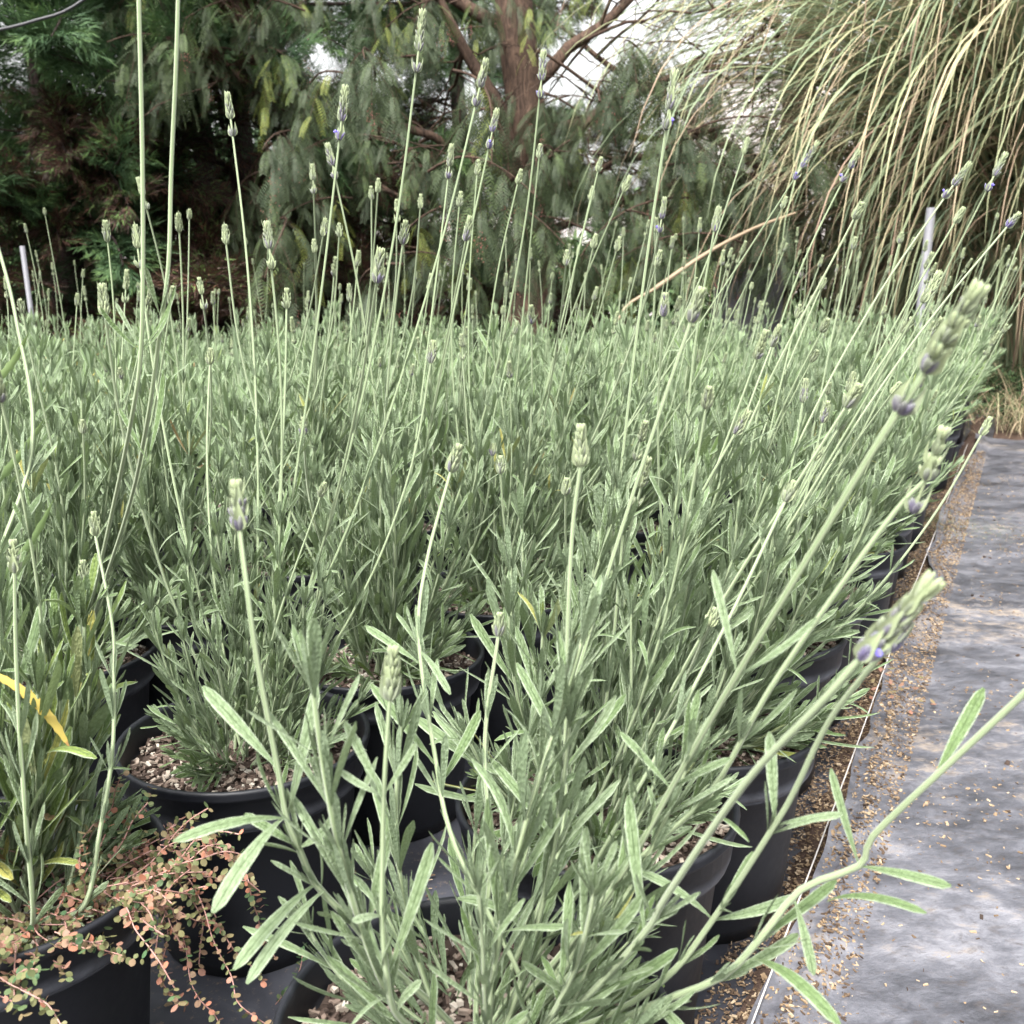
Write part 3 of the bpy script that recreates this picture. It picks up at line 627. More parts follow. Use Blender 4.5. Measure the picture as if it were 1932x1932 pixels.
hero(C_, [(850, 1930, .78), (728, 1815, .74), (661, 1737, .71), (595, 1667, .69), (563, 1597, .67), (541, 1544, .66), (524, 1449, .65), (485, 1245, .63), (466, 1110, .62), (452, 1000, .62)], (443, 875, .62), .032, .5, False, False, 1.25, (.18, .27, .36, .45, .53, .60), (.0027, .0016), whorls=4,
     big=[(541, 1544, .66, 327, 1587, .62, .0085, -.9, .22), (535, 1541, .66, 401, 1722, .60, .0105, -.8, .12), (524, 1449, .65, 383, 1294, .67, .009, -.15, .2), (595, 1667, .69, 441, 1829, .64, .0095, -.8, .15), (610, 1680, .69, 465, 1856, .64, .0085, -.9, .08), (560, 1600, .67, 622, 1544, .66, .0085, .8, .12), (541, 1544, .66, 598, 1290, .68, .0085, .1, .15), (563, 1597, .67, 462, 1535, .67, .007, -.2, .3)])
hero(C_, [(930, 1890, .80), (1000, 1750, .80), (1060, 1584, .80), (1067, 1393, .80), (1071, 1178, .78), (1080, 1000, .77), (1095, 880, .76)], (1096, 800, .76), .033, .12, False, False, 1.1, (.2, .3, .4, .47), (.0024, .0015), whorls=4,
     big=[(1071, 1440, .80, 975, 1250, .82, .0085, -.3, .2), (1071, 1440, .80, 1180, 1310, .80, .0085, .2, .3), (1060, 1600, .80, 925, 1430, .82, .009, -.3, .22), (1071, 1178, .78, 1060, 1110, .77, .006, .3, .1)])
hero(C_, [(820, 1960, .72), (749, 1914, .68), (730, 1839, .66), (721, 1728, .65), (722, 1600, .64), (725, 1480, .63), (735, 1320, .62)], (742, 1225, .62), .034, .15, False, False, 1.2, (.3, .45, .60), (.0026, .0014), whorls=4,
     big=[(730, 1839, .66, 612, 1565, .68, .009, -.1, .12), (730, 1845, .66, 815, 1590, .66, .009, .2, .15), (723, 1500, .63, 650, 1360, .64, .006, -.1, .1), (723, 1500, .63, 785, 1400, .63, .005, .1, .1), (721, 1728, .65, 665, 1738, .63, .006, -.9, .0), (720, 1500, .63, 640, 1452, .64, .005, .4, .0), (749, 1914, .68, 795, 1850, .66, .007, -1.0, .05)])
hero(C_, [(900, 1850, .80), (925, 1640, .80), (915, 1400, .81), (940, 1200, .82)], (945, 1130, .82), .02, .05, False, False, .9, (.2, .32, .44, .56, .68, .8), (.0024, .0014), whorls=3)
hero(C_, [(1000, 1900, .78), (860, 1600, .80), (820, 1420, .82), (790, 1200, .84), (805, 1060, .86), (850, 890, .87)], (868, 835, .87), .026, .1, False, False, 1.1, (.22, .34, .46, .58, .70), (.0024, .0014), whorls=3,
     big=[(790, 1250, .84, 690, 1180, .86, .008, -.2, .15), (790, 1225, .84, 850, 1310, .8, .006, -.8, .02), (820, 1440, .82, 700, 1290, .84, .009, -.2, .2), (830, 1480, .81, 905, 1340, .82, .009, .3, .25)])
# left-hand tall pair and the yellow-green clump
H_ = (2, 1)
hero(H_, [(160, 1180, 1.2), (215, 950, 1.05), (250, 780, .95), (266, 662, .92), (270, 480, .90), (268, 250, .88), (262, 0, .86), (258, -160, .85)], (256, -250, .85), .034, .3, False, False, 1.0, (.2, .3), (.0021, .0019),
     big=[(266, 662, .92, 190, 580, .90, .0065, .5, .4), (268, 662, .92, 322, 560, .90, .007, .7, .3), (266, 660, .92, 218, 570, .92, .004, -.1, .0), (266, 660, .92, 330, 540, .91, .006, .5, .35), (300, 590, .92, 275, 505, .9, .005, .1, .1), (300, 595, .92, 318, 505, .9, .005, .1, .1)])
hero(H_, [(180, 1150, 1.25), (245, 950, 1.08), (278, 793, .97), (300, 640, .93), (318, 500, .91), (323, 330, .90), (332, 130, .88), (336, 0, .87), (340, -160, .86)], (342, -240, .86), .034, .3, False, False, 1.0, (.22, .33), (.0021, .0018),
     big=[(278, 870, 1.0, 308, 700, 1.0, .007, .4, .4), (278, 870, 1.0, 225, 770, 1.0, .005, -.2, .4)])
hero(D_, [(60, 1750, .90), (50, 1560, .86), (38, 1400, .85), (30, 1220, .84), (28, 1080, .83)], (24, 1010, .83), .028, .15, False, False, 1.1, (.12, .22, .32, .42, .52, .60, .68), (.0025, .0014), whorls=3, leaf=.048)
hero(D_, [(150, 1720, .92), (190, 1560, .92), (212, 1420, .93), (215, 1290, .95), (212, 1180, .96), (180, 1010, .98)], (177, 965, .98), .024, .1, False, False, 1.0, (.12, .22, .32, .42, .52, .62, .7), (.0024, .0013), whorls=3, leaf=.048)
hero(D_, [(120, 1700, .95), (160, 1500, .98), (168, 1300, 1.0), (158, 1100, 1.02)], (156, 1045, 1.02), .024, .1, False, False, 1.0, (.2, .3, .4, .5, .6), (.0023, .0013), whorls=3, leaf=.045)
hero(D_, [(-40, 1200, .95), (60, 850, 1.0), (30, 600, 1.02), (-10, 440, 1.03)], None, nodes=(.3, .5, .62), r=(.0022, .0016))
# spikes seen one by one farther into the bed: tip x, y, lower stem point x, y, depth, spike length m, split, purple
spots = [(428, 172, 488, 600, 1.25, .034, 1, .4), (652, 158, 600, 640, 1.15, .042, 1, .7), (617, 268, 690, 570, 1.35, .032, 1, .5), (798, 15, 735, 640, 1.1, .046, 1, .5), (918, 108, 800, 640, 1.2, .036, 1, .5),
         (939, 203, 860, 560, 1.4, .034, 1, .7), (1026, 92, 990, 560, 1.3, .040, 1, .6), (1275, 128, 1185, 690, .98, .040, 1, .6), (853, 270, 830, 470, 1.5, .034, 1, .4), (1135, 295, 1090, 480, 1.7, .026, 0, .1),
         (984, 318, 930, 520, 1.7, .026, 0, .1), (903, 300, 880, 520, 1.7, .026, 0, .1), (589, 308, 598, 470, 1.7, .028, 1, .2), (260, 333, 300, 470, 1.6, .030, 1, .2), (255, 422, 270, 560, 1.25, .030, 1, .2),
         (502, 415, 530, 640, 1.15, .032, 1, .4), (424, 422, 440, 640, 1.4, .028, 0, .1), (541, 542, 540, 760, 1.25, .026, 0, .1), (192, 532, 215, 760, 1.05, .034, 0, .05), (375, 522, 400, 660, 1.5, .026, 1, .1),
         (719, 465, 690, 700, .95, .034, 0, .4), (1256, 550, 1240, 720, 1.15, .028, 0, .5), (1357, 388, 1330, 520, 1.25, .032, 0, .5), (1412, 258, 1365, 420, 1.7, .030, 0, .1), (1622, 282, 1500, 500, 1.5, .032, 1, .6),
         (1832, 305, 1640, 560, 1.3, .038, 1, .6), (1899, 286, 1780, 520, 1.35, .036, 1, .6), (1190, 330, 1120, 480, 1.6, .028, 0, .1), (1120, 350, 1080, 520, 1.8, .026, 0, .1), (1247, 470, 1200, 640, 1.5, .026, 0, .1),
         (1255, 370, 1235, 500, 1.6, .036, 1, .7), (1545, 265, 1440, 430, 1.6, .050, 1, .85), (1925, 400, 1800, 540, 1.3, .026, 0, .7), (1775, 510, 1700, 640, 1.0, .036, 0, .2), (714, 335, 708, 480, 1.8, .026, 0, .1),
         (700, 350, 705, 480, 1.9, .026, 0, .2), (748, 375, 752, 480, 1.9, .024, 1, .2), (794, 365, 790, 500, 1.8, .026, 0, .1), (888, 405, 850, 600, 1.3, .034, 0, .4), (592, 450, 600, 560, 1.7, .024, 0, .1),
         (614, 410, 600, 520, 1.6, .030, 0, .3), (818, 640, 800, 800, 1.2, .028, 0, .4), (1415, 772, 1300, 960, 1.05, .030, 0, .3), (1521, 712, 1500, 860, 1.3, .032, 0, .5), (1612, 700, 1560, 860, 1.35, .028, 0, .2),
         (1870, 785, 1790, 940, 1.25, .026, 0, .1), (1500, 905, 1420, 1080, .85, .020, 0, .05), (1352, 1145, 1290, 1300, .9, .018, 0, .02), (1070, 900, 1055, 1060, 1.15, .020, 0, .2), (945, 858, 940, 1020, 1.2, .022, 0, .2),
         (930, 835, 925, 960, 1.4, .018, 0, .1), (155, 790, 165, 930, 1.4, .020, 0, .1), (398, 655, 385, 850, 1.3, .022, 0, .1), (1125, 440, 1090, 600, 1.6, .024, 0, .1), (1170, 445, 1130, 600, 1.6, .024, 0, .1),
         (1485, 370, 1430, 500, 1.8, .024, 0, .1), (1820, 390, 1690, 600, 1.5, .028, 0, .2), (1700, 720, 1600, 850, 1.4, .022, 0, .1), (1550, 840, 1480, 980, 1.25, .020, 0, .1), (1600, 780, 1530, 900, 1.3, .024, 0, .1),
         (572, 785, 575, 950, 1.3, .024, 0, .4), (870, 360, 850, 520, 1.7, .026, 0, .2), (1020, 270, 1000, 460, 1.6, .024, 0, .2), (640, 420, 640, 560, 1.6, .022, 0, .1), (1070, 470, 1060, 600, 1.5, .024, 0, .3)]
cand = [(k, v[1], v[2]) + proj((v[1], v[2], .225)) for k, v in PLANTS.items()]
for (tx, ty, bx, by, dep, sl, sp_, pu) in spots:
    tx, ty, bx, by = float(tx), float(ty), float(bx), float(by)
    best = None
    for (k, x, y, px, py, z) in cand:
        if z < dep * .85: continue
        pred = tx + (bx - tx) * (py - ty) / max(40., by - ty)
        s_ = abs(px - pred) / F * z + 1.3 * abs(z - dep * 1.12)
        if best is None or s_ < best[0]: best = (s_, k, z, px, py)
    _, k, z, px, py = best
    f1 = min(.9, max(.25, (by - ty) / (py - ty))); x_, y_ = PLANTS[k][1], PLANTS[k][2]
    d1 = dep + (z - dep) * f1
    mid = (bx + (px - bx) * .45, by + (py - by) * .5, d1 + (z - d1) * .5)
    spx = sl * F / dep
    dv = np.array([bx - tx, by - ty]); dv = dv / np.linalg.norm(dv)
    base = (tx + dv[0] * spx, ty + dv[1] * spx, dep)
    Bw = P(*base); Rw = np.array([x_, y_, .225]); tg = nrm(Bw - P(bx, by, d1)); Cw = Bw - tg * np.linalg.norm(Bw - Rw) * .5
    bez = [(1 - t) ** 2 * Rw + 2 * t * (1 - t) * Cw + t * t * Bw for t in (.2, .4, .6, .8, 1.0)]
    bpx = [proj(b_) for b_ in bez]
    hero(k, [(b_[0], b_[1], b_[2]) for b_ in bpx], (tx, ty, dep), sl, pu, bool(sp_), pu > .55 and sp_, 1.05 if dep < 1.3 else .95,
         tuple(np.linspace(.08, .42, 6)) + (.5,) + ((.6,) if rngH.rand() < .4 else ()), (.0019, .0013), tufts=3, whorls=5 if sl > .027 else 3, leaf=.042)

# ------------------------------------------------------------------ weeds, label, fallen leaf
r_ = np.random.RandomState(77); dx, dy = exact[(1, 0)]
mb = MB(); LP, LD, LN, LL, LT = [], [], [], [], []
def vine(p, d, L, grav, green, flat=False):
    n = int(L / .007); p = np.array(p, float); d = nrm(d); pts = [p.copy()]
    for i in range(n):
        d = nrm(d + r_.normal(0, .22, 3) + np.array([0, 0, -grav * .12]))
        if flat and p[2] < .236: d[2] = abs(d[2]) * .5
        p = p + d * .007
        rr = math.hypot(p[0], p[1])
        if flat and rr > .139: d = nrm(d + np.array([p[0], p[1], 0]) / rr * .4 + [0, 0, .25])
        p[2] = max(p[2], .012); pts.append(p.copy())
        if i % 1 == 0:
            sd = nrm(np.cross(d, r_.normal(0, 1, 3)))
            for k in (-1, 1):
                LP.append(p); LD.append(nrm(sd * k + d * .3)); LN.append(nrm(np.array([0, 0, 1.0]) + r_.normal(0, .4, 3))); LL.append(r_.uniform(.0045, .0085)); LT.append(np.clip(r_.normal(.42 - green, .22), 0, .85) if r_.rand() > .04 else 1.0)
    tube(mb, smooth_path(np.array(pts[::3]), len(pts)), .0007, 4, .5, 1)
for k in range(64):
    a = r_.uniform(-1.3, .6); rr = r_.uniform(.05, .13); vine((rr * math.cos(a), rr * math.sin(a), .24), (math.cos(a + r_.normal(0, .6)), math.sin(a + r_.normal(0, .6)), .3), r_.uniform(.06, .13), .3, .0 if r_.rand() < .7 else .3, True)
for k in range(30):
    a = r_.uniform(-.5, .3) if k > 9 else r_.uniform(-1.5, -.8)
    vine((.145 * math.cos(a), .145 * math.sin(a), .262), (math.cos(a) + r_.normal(0, .3), math.sin(a) + r_.normal(0, .3), .25), r_.uniform(.08, .24) if k > 13 else r_.uniform(.05, .12), 1.0, .0 if k % 4 else .12)
for k in range(16):   # greener ends creeping on the ground sheet
    vine((.23 + r_.normal(0, .05), -.02 + r_.normal(0, .06), .03), (r_.normal(0.5, .6), r_.normal(0, .6), .1), r_.uniform(.06, .14), .2, .45)
leaves(mb, np.array(LP), np.array(LD), np.array(LN), np.array(LL), np.array(LL) * .8, 0, -.2, np.array(LT), 5, 3, 'rnd', roll=.15)
tag(link('trailing_weed', mb.mesh('trailing_weed', [M['spurge'], M['spurge_stem']]), loc=(dx, dy, .007)), 'reddish round-leaved spurge trailing over a pot rim down to the sheet', 'weed')

def serrated(name, pts, wmax, tint, label, cat, rootmesh=None, bend=None):
    wp = smooth_path(np.array([P(*p) for p in pts]), 26); mb = MB(); n = len(wp)
    d = nrm(np.gradient(wp, axis=0)); view = nrm(np.array([0, 0, CAM_H]) - wp); S = nrm(np.cross(d, view)); N = np.cross(S, d)
    s = np.linspace(0, 1, n); w = wmax / 2 * np.interp(s, [0, .15, .5, .8, 1], [.5, .75, 1, .7, .05]) * (1 + .13 * np.where(np.arange(n) % 3 == 0, 1.4, -.6) * (np.random.RandomState(n).rand(n) + .4))
    c = np.linspace(-1, 1, 5); V = wp[:, None] + (w[:, None] * c)[..., None] * S[:, None] - (w[:, None] * .25 * c ** 2)[..., None] * N[:, None]
    idx = np.arange(n * 5).reshape(n, 5); A = np.zeros(V.shape); A[..., 0] = c; A[..., 1] = s[:, None]; A[..., 2] = np.clip(tint + (s > .9) * .2 * (tint > .6), 0, 1)[:, None]
    mb.add(V, np.stack([idx[:-1, :-1], idx[:-1, 1:], idx[1:, 1:], idx[1:, :-1]], -1), A.reshape(-1, 3))
    return mb
mb = MB()
mb.merge(serrated('w', [(-90, 1240, 1.08), (-20, 1120, 1.06), (60, 1020, 1.05), (102, 942, 1.04)], .0085, .1, '', '').data())
mb.merge(serrated('w', [(-90, 1000, 1.06), (-30, 930, 1.04), (30, 868, 1.03), (84, 790, 1.02)], .0085, .1, '', '').data())
mb.merge(serrated('w', [(-60, 790, 1.04), (-10, 725, 1.02), (30, 675, 1.02), (54, 628, 1.01)], .007, .1, '', '').data())
tube(mb, smooth_path(np.array([[dx - .08, dy + .06, .225], P(-80, 1500, 1.0), P(-90, 1240, 1.08), P(-90, 1000, 1.06), P(-60, 790, 1.04)]), 20), .002, 6, .1, 0)
tag(link('toothed_weed', mb.mesh('toothed_weed', [M['weed']])), 'tall green weed with saw-toothed leaves reaching in from the left edge', 'weed')
mb = serrated('y', [(-12, 1270, .86), (50, 1308, .87), (98, 1358, .88), (134, 1414, .89)], .0085, .78, '', '')
tag(link('yellow_leaf', mb.mesh('yellow_leaf', [M['weed']])), 'bright yellow toothed dead leaf caught among stems at the left edge', 'leaf')
# plant label in the spurge pot
c = P(104, 1497, 1.04); mb = MB()
def cuboid(mb, c, s, rz=0.0, mat=0, tilt=0.0, tint=0.0):
    b = np.array([[x, y, z] for z in (-.5, .5) for y in (-.5, .5) for x in (-.5, .5)]) * np.array(s)
    ct, st = math.cos(tilt), math.sin(tilt); b = np.stack([b[:, 0], b[:, 1] * ct - b[:, 2] * st, b[:, 1] * st + b[:, 2] * ct], 1)
    cz, sz = math.cos(rz), math.sin(rz); b = np.stack([b[:, 0] * cz - b[:, 1] * sz, b[:, 0] * sz + b[:, 1] * cz, b[:, 2]], 1) + np.array(c)
    mb.add(b, [[0, 2, 3, 1], [4, 5, 7, 6], [0, 1, 5, 4], [2, 6, 7, 3], [0, 4, 6, 2], [1, 3, 7, 5]], np.array([0, 0, tint]), mat)
cuboid(mb, (0, 0, 0), (.055, .0008, .034), 0, 0, -.2); cuboid(mb, (0, 0, -.035), (.014, .0008, .07), 0, 0, 0)
lt = link('plant_label', mb.mesh('plant_label', [M['tag']], False), loc=tuple(c)); tag(lt, 'white plastic plant label half hidden behind stems in the spurge pot', 'plant label')
mb = MB()
for k, (x0, z0, sc_) in enumerate([(-.018, .004, 1), (-.012, .004, .8), (-.006, .004, .8), (.000, .004, .8)]):
    th = np.linspace(.3, 5.6, 12); tube(mb, np.stack([x0 + .0022 * np.cos(th) * sc_, np.full(12, -.0015), z0 + .0028 * np.sin(th) * sc_], 1), .00025, 4, 0, 0)
link('handwriting', mb.mesh('handwriting', [M['ink']]), lt)

# ------------------------------------------------------------------ behind the bed: litter, dry grass, posts
r_ = np.random.RandomState(91)
mb = MB(); n = 15000; X = r_.uniform(-6, 6, n); Y = r_.uniform(5.2, 9.5, n)
leaves(mb, np.stack([X, Y, r_.uniform(-.02, .02, n)], 1), nrm(r_.normal(0, 1, (n, 3)) * [1, 1, .3]), [0, 0, 1.0], r_.uniform(.02, .07, n), r_.uniform(.004, .015, n), 0, r_.normal(0, .5, n), r_.uniform(.5, 1, n), 1, 2, 'rnd')
tag(link('leaf_litter', mb.mesh('leaf_litter', [M['conifer']])), 'brown fallen needles and leaves under the trees', 'leaf litter', kind='stuff')
def dry_tuft(x, y, h, n, seed, mat, tint, curl=1.4, spread=.1):
    q = np.random.RandomState(seed); mb = MB(); a = q.rand(n) * 6.28; el = q.uniform(.9, 1.5, n)
    Pp = np.stack([q.normal(0, spread, n), q.normal(0, spread, n), np.zeros(n)], 1)
    D = np.stack([np.cos(a) * np.cos(el), np.sin(a) * np.cos(el), np.sin(el)], 1); N = np.stack([-np.cos(a) * np.sin(el), -np.sin(a) * np.sin(el), np.cos(el)], 1)
    leaves(mb, Pp, D, N, h * q.uniform(.6, 1.1, n), q.uniform(.003, .007, n), 0, -q.uniform(.3, curl, n), q.uniform(*tint, n), 8, 2, 'lin')
    return mb.mesh('dry_grass', [mat])
GR = [dry_tuft(0, 0, .5, 130, s, M['blade'], (.55, .95), 2.4) for s in (1, 2, 3)]
rr = np.random.RandomState(5)
seat = [(-3.0, 4.9), (-2.75, 5.05), (-2.5, 4.75), (-3.3, 5.3), (-2.2, 5.2), (1.25, 5.6), (1.5, 5.45), (1.75, 5.7), (2.05, 5.5), (2.4, 5.75), (2.75, 5.5), (3.1, 5.7), (.6, 5.6), (.95, 5.75)]
for k, (x, y) in enumerate(seat):
    o = link('dry_grass_tuft', GR[k % 3], mat=Matrix.Translation((x, y, -.02)) @ Matrix.Rotation(rr.rand() * 6, 4, 'Z') @ Matrix.Scale(rr.uniform(.8, 1.25), 4))
    tag(o, 'straw-coloured grass tuft behind the left end of the bed' if x < 0 else 'straw-coloured curly grass tuft at the foot of the tall grass clump', 'dry grass', 'dry grass tufts behind the lavenders')
def post(px, y0, y1, dep, r, label):
    a = P(px, y0, dep); b = a.copy(); b[2] = -.05; b[0] += (-.02 if px > 1000 else .03)
    mb = MB(); tube(mb, np.array([b, a, a + [0, 0, .0001]]), np.array([r, r, r * .05]), 12, 0, 0)
    tag(link('post', mb.mesh('post', [M['post']])), label, 'post')
post(42, 464, 620, 4.6, .011, 'short pale grey metal post at the left, before the dark conifers')
post(1757, 392, 600, 4.7, .021, 'grey metal post standing before the tall grass clump')
mb = MB(); tube(mb, smooth_path(np.array([P(1235, 545, 5.2), P(1330, 480, 5.2), P(1420, 432, 5.3), P(1500, 402, 5.4)]), 12), np.linspace(.012, .007, 13), 7, .3, 0)
tube(mb, smooth_path(np.array([P(1235, 545, 5.2), P(1180, 580, 5.15), P(1150, 640, 5.1)]), 8), .008, 6, .5, 0)
tag(link('fallen_cane', mb.mesh('fallen_cane', [M['straw']])), 'dry tan cane leaning diagonally across the masonry pillar', 'cane')
mb = MB(); tube(mb, smooth_path(np.array([P(-120, 75, 5.0), P(0, 56, 5.0), P(70, 38, 5.0), P(140, 12, 5.0), P(260, -80, 5.0)]), 16), .008, 6, 0, 0)
tag(link('cable', mb.mesh('cable', [M['cable']])), 'thin black cable crossing the top left corner before the conifer', 'cable')
# masonry pillar with terracotta coping
c = P(1412, 520, 7.6); t = empty('masonry_pillar', (c[0], c[1], -.03)); tag(t, 'grey masonry pillar with a pinkish coping slab, half hidden by grass', 'pillar')
mb = MB(); top = P(1412, 470, 7.6)[2]; cuboid(mb, (0, 0, top / 2), (.42, .36, top), .1); cuboid(mb, (0, 0, .12), (.47, .41, .24), .1); link('shaft', mb.mesh('shaft', [M['grey_render']], False), t)
mb = MB(); cuboid(mb, (0, 0, top + .035), (.50, .44, .06), .1); cuboid(mb, (0, 0, top - .012), (.46, .40, .03), .1); link('coping', mb.mesh('coping', [M['terracotta']], False), t)
# house far behind
t = empty('house', (5.4, 19.5, 0)); tag(t, 'pale rendered house glimpsed through the pepper tree and tall grass', 'house')
mb = MB(); cuboid(mb, (0, 0, 1.9), (4.2, 4, 3.9)); link('wall', mb.mesh('wall', [M['render']], False), t)
mb = MB(); cuboid(mb, (0, 0, 3.95), (4.4, 4.2, .12)); link('roof', mb.mesh('roof', [M['grey_render']], False), t)
for x in (-1.6, 0.2, 1.8):
    mb = MB(); cuboid(mb, (x, -2.01, 1.7), (.9, .06, 1.1)); w = link('window', mb.mesh('window', [M['render']], False), t)
    mb = MB(); cuboid(mb, (x, -2.045, 1.7), (.76, .02, .96)); link('pane', mb.mesh('pane', [M['glass']], False), w)
mb = MB(); cuboid(mb, (-1.0, 15.5, .75), (11, .22, 1.6)); cuboid(mb, (-1.0, 15.5, 1.58), (11.1, .30, .08)); tag(link('garden_wall', mb.mesh('garden_wall', [M['render']], False)), 'low pale garden wall glimpsed in gaps behind the trees', 'wall')

# ------------------------------------------------------------------ trees
def conifer_branch(rng, L, dead):
    mb = MB(); n = 14; s = np.linspace(0, 1, n); pts = np.stack([s * L, .06 * L * np.sin(s * 3), -.18 * L * s ** 2 + .10 * L * s], 1)
    tube(mb, pts, np.linspace(.012, .003, n), 5, 0, 1)
    PP, DD, NN, LL, TT = [], [], [], [], []
    for i in range(44):
        sp = rng.uniform(.12, 1.0); p, d = at_s(pts, sp); side = rng.choice([-1, 1]); ax = nrm(d * rng.uniform(.5, 1.2) + np.array([0, side * rng.uniform(.5, 1.1), rng.normal(.05, .45)]))
        l1 = L * rng.uniform(.16, .30) * (1.15 - .6 * sp)
        pl = nrm(np.cross(ax, nrm(np.array([0, 0, 1.0]) + rng.normal(0, .35, 3))))
        for j in range(11):
            q = p + ax * l1 * (j + 1) / 11; a2 = nrm(ax * .9 + pl * (1 if j % 2 else -1) * .75 + rng.normal(0, .12, 3)); l2 = l1 * .5 * (1.1 - .6 * j / 11)
            for k in range(7):
                q2 = q + a2 * l2 * (k + .5) / 7; a3 = nrm(a2 + pl * (1 if k % 2 else -1) * .5 * (1 if j % 2 else -1) + ax * .5 * (1 if k % 2 else 0) + rng.normal(0, .2, 3))
                PP.append(q2); DD.append(a3); NN.append(np.cross(a3, pl) + rng.normal(0, .3, 3)); LL.append(rng.uniform(.03, .055))
                TT.append((.62 + rng.normal(0, .14)) if dead else np.clip(.10 + .22 * (j / 11) * sp + rng.normal(0, .05), 0, .42))
    LL = np.array(LL); leaves(mb, np.array(PP), np.array(DD), np.array(NN), LL, LL * .26, 0, 0, np.array(TT), 1, 2, 'lin', roll=0)
    return mb.mesh('leafy_branch', [M['conifer'], M['bark_dark']])
rt = np.random.RandomState(3)
CB = [conifer_branch(rt, rt.uniform(.8, 1.15), False) for i in range(6)]; CD = [conifer_branch(rt, rt.uniform(.7, 1.0), True) for i in range(4)]
def conifer(x, y, h, seed, label, n=99, rmax=1.3, zlo=.3):
    q = np.random.RandomState(seed); t = empty('conifer', (x, y, -.03)); tag(t, label, 'conifer', 'trees behind the lavender bed')
    mb = MB(); z = np.linspace(0, h, 14); tube(mb, np.stack([.06 * np.sin(z * 1.3), .05 * np.cos(z), z], 1), .13 * (1 - z / h * .85) + .06 * np.exp(-z / .15), 12, 0, 0); link('trunk', mb.mesh('trunk', [M['bark_dark']]), t)
    for k in range(n):
        f = (k + q.rand()) / n; z = zlo + (h - zlo) * f ** 1.25; rm = rmax * (1 - f ** 1.6 * .75); a = k * 2.4 + q.normal(0, .3)
        r0 = rm * q.uniform(.0, .55); dead = (q.rand() < (.85 if z < 1.45 else .30) and (r0 < rm * .4 or z < 1.2)) or q.rand() < .10
        me = (CD if dead else CB)[q.randint(4)]; tilt = q.normal(.05, .22); a = a if q.rand() < .45 else q.normal(-1.5, .8)
        link('leafy_branch', me, t, mat=Matrix.Translation((r0 * math.cos(a), r0 * math.sin(a), z)) @ Matrix.Rotation(a, 4, 'Z') @ Matrix.Rotation(tilt, 4, 'Y') @ Matrix.Rotation(q.normal(0, .5), 4, 'X') @ Matrix.Scale(q.uniform(1.1, 1.55) * (rm / rmax) ** .4, 4))
    return t
conifer(-3.1, 7.2, 4.6, 1, 'dense dark green conifer at the left edge, brown inside')
conifer(-1.95, 7.6, 4.8, 2, 'dark conifer with bare grey lower trunk next to the pepper tree', zlo=.55)
conifer(-4.6, 8.4, 5.2, 4, 'added conifer blocking light behind the one at the left picture edge')  # rear row of conifers, added to block light between the front trees
conifer(-2.7, 9.4, 5.2, 5, 'added conifer blocking light in the gap behind the two dark front conifers')
conifer(-.5, 10.2, 4.6, 6, 'added conifer blocking light behind the pepper tree trunk, seen through its leaves')
def pepper_bough(rng):
    """a drooping bough: arching twig with hanging strings of pinnate leaves and pink berries"""
    mb = MB(); L = rng.uniform(.6, .95); n = 10; s = np.linspace(0, 1, n)
    pts = np.stack([s * L, .08 * np.sin(s * 3 + rng.rand() * 3), .12 * np.sin(s * 2.2) - .25 * s ** 2], 1); tube(mb, pts, np.linspace(.009, .003, n), 5, 0, 1)
    PP, DD, NN, LL, TT = [], [], [], [], []
    BP = []
    for i in range(11):
        p, d = at_s(pts, rng.uniform(.15, 1.0)); l = rng.uniform(.25, .55); m = int(l / .042); dr = nrm(np.array([rng.normal(.25, .3), rng.normal(0, .35), -.2])); q = p.copy(); tw = [q.copy()]
        t0 = np.clip(rng.normal(.3, .15) + (.5 if rng.rand() < .08 else 0), 0, 1)
        for j in range(m):
            dr = nrm(dr + np.array([0, 0, -.28]) + rng.normal(0, .06, 3)); q = q + dr * .042; tw.append(q.copy())
            a = rng.rand() * 6.28; ld = nrm(np.array([math.cos(a), math.sin(a), -.25]) + dr * .4); lf_L = rng.uniform(.15, .23); nl = 11
            lq = q.copy(); ldv = ld; sd = nrm(np.cross(ld, [0, 0, 1.0]) + rng.normal(0, .1, 3))
            for k in range(nl):
                ldv = nrm(ldv + np.array([0, 0, -.11])); lq = lq + ldv * lf_L / nl; up = np.cross(sd, ldv)
                for sg in (-1, 1):
                    PP.append(lq); DD.append(nrm(sd * sg + ldv * .55 + np.array([0, 0, -.25]))); NN.append(up); LL.append(.044 * (1 - .5 * abs(k / nl - .45))); TT.append(t0 + rng.normal(0, .08))
        tube(mb, np.array(tw), .0016, 3, 0, 1)
        if rng.rand() < .22:
            for k in range(26): BP.append(q + rng.normal(0, .018, 3) * [1, 1, 2.4] + np.array([0, 0, -.02]))
    LL = np.array(LL); leaves(mb, np.array(PP), np.array(DD), np.array(NN), LL, LL * .155, 0, -.35, np.clip(TT, 0, 1), 2, 2, 'lin', roll=.0)
    me = mb.mesh('leafy_branch', [M['pepper'], M['bark']])
    mbb = None
    if BP:
        mbb = MB(); 
        for b in BP: tube(mbb, np.array([b + [0, 0, -.003], b, b + [0, 0, .003]]), np.array([.0012, .0034, .0012]), 5, float(rng.rand()), 0)
        mbb = mbb.mesh('berries', [M['berry']])
    return me, mbb
PBR = [pepper_bough(rt) for i in range(8)]
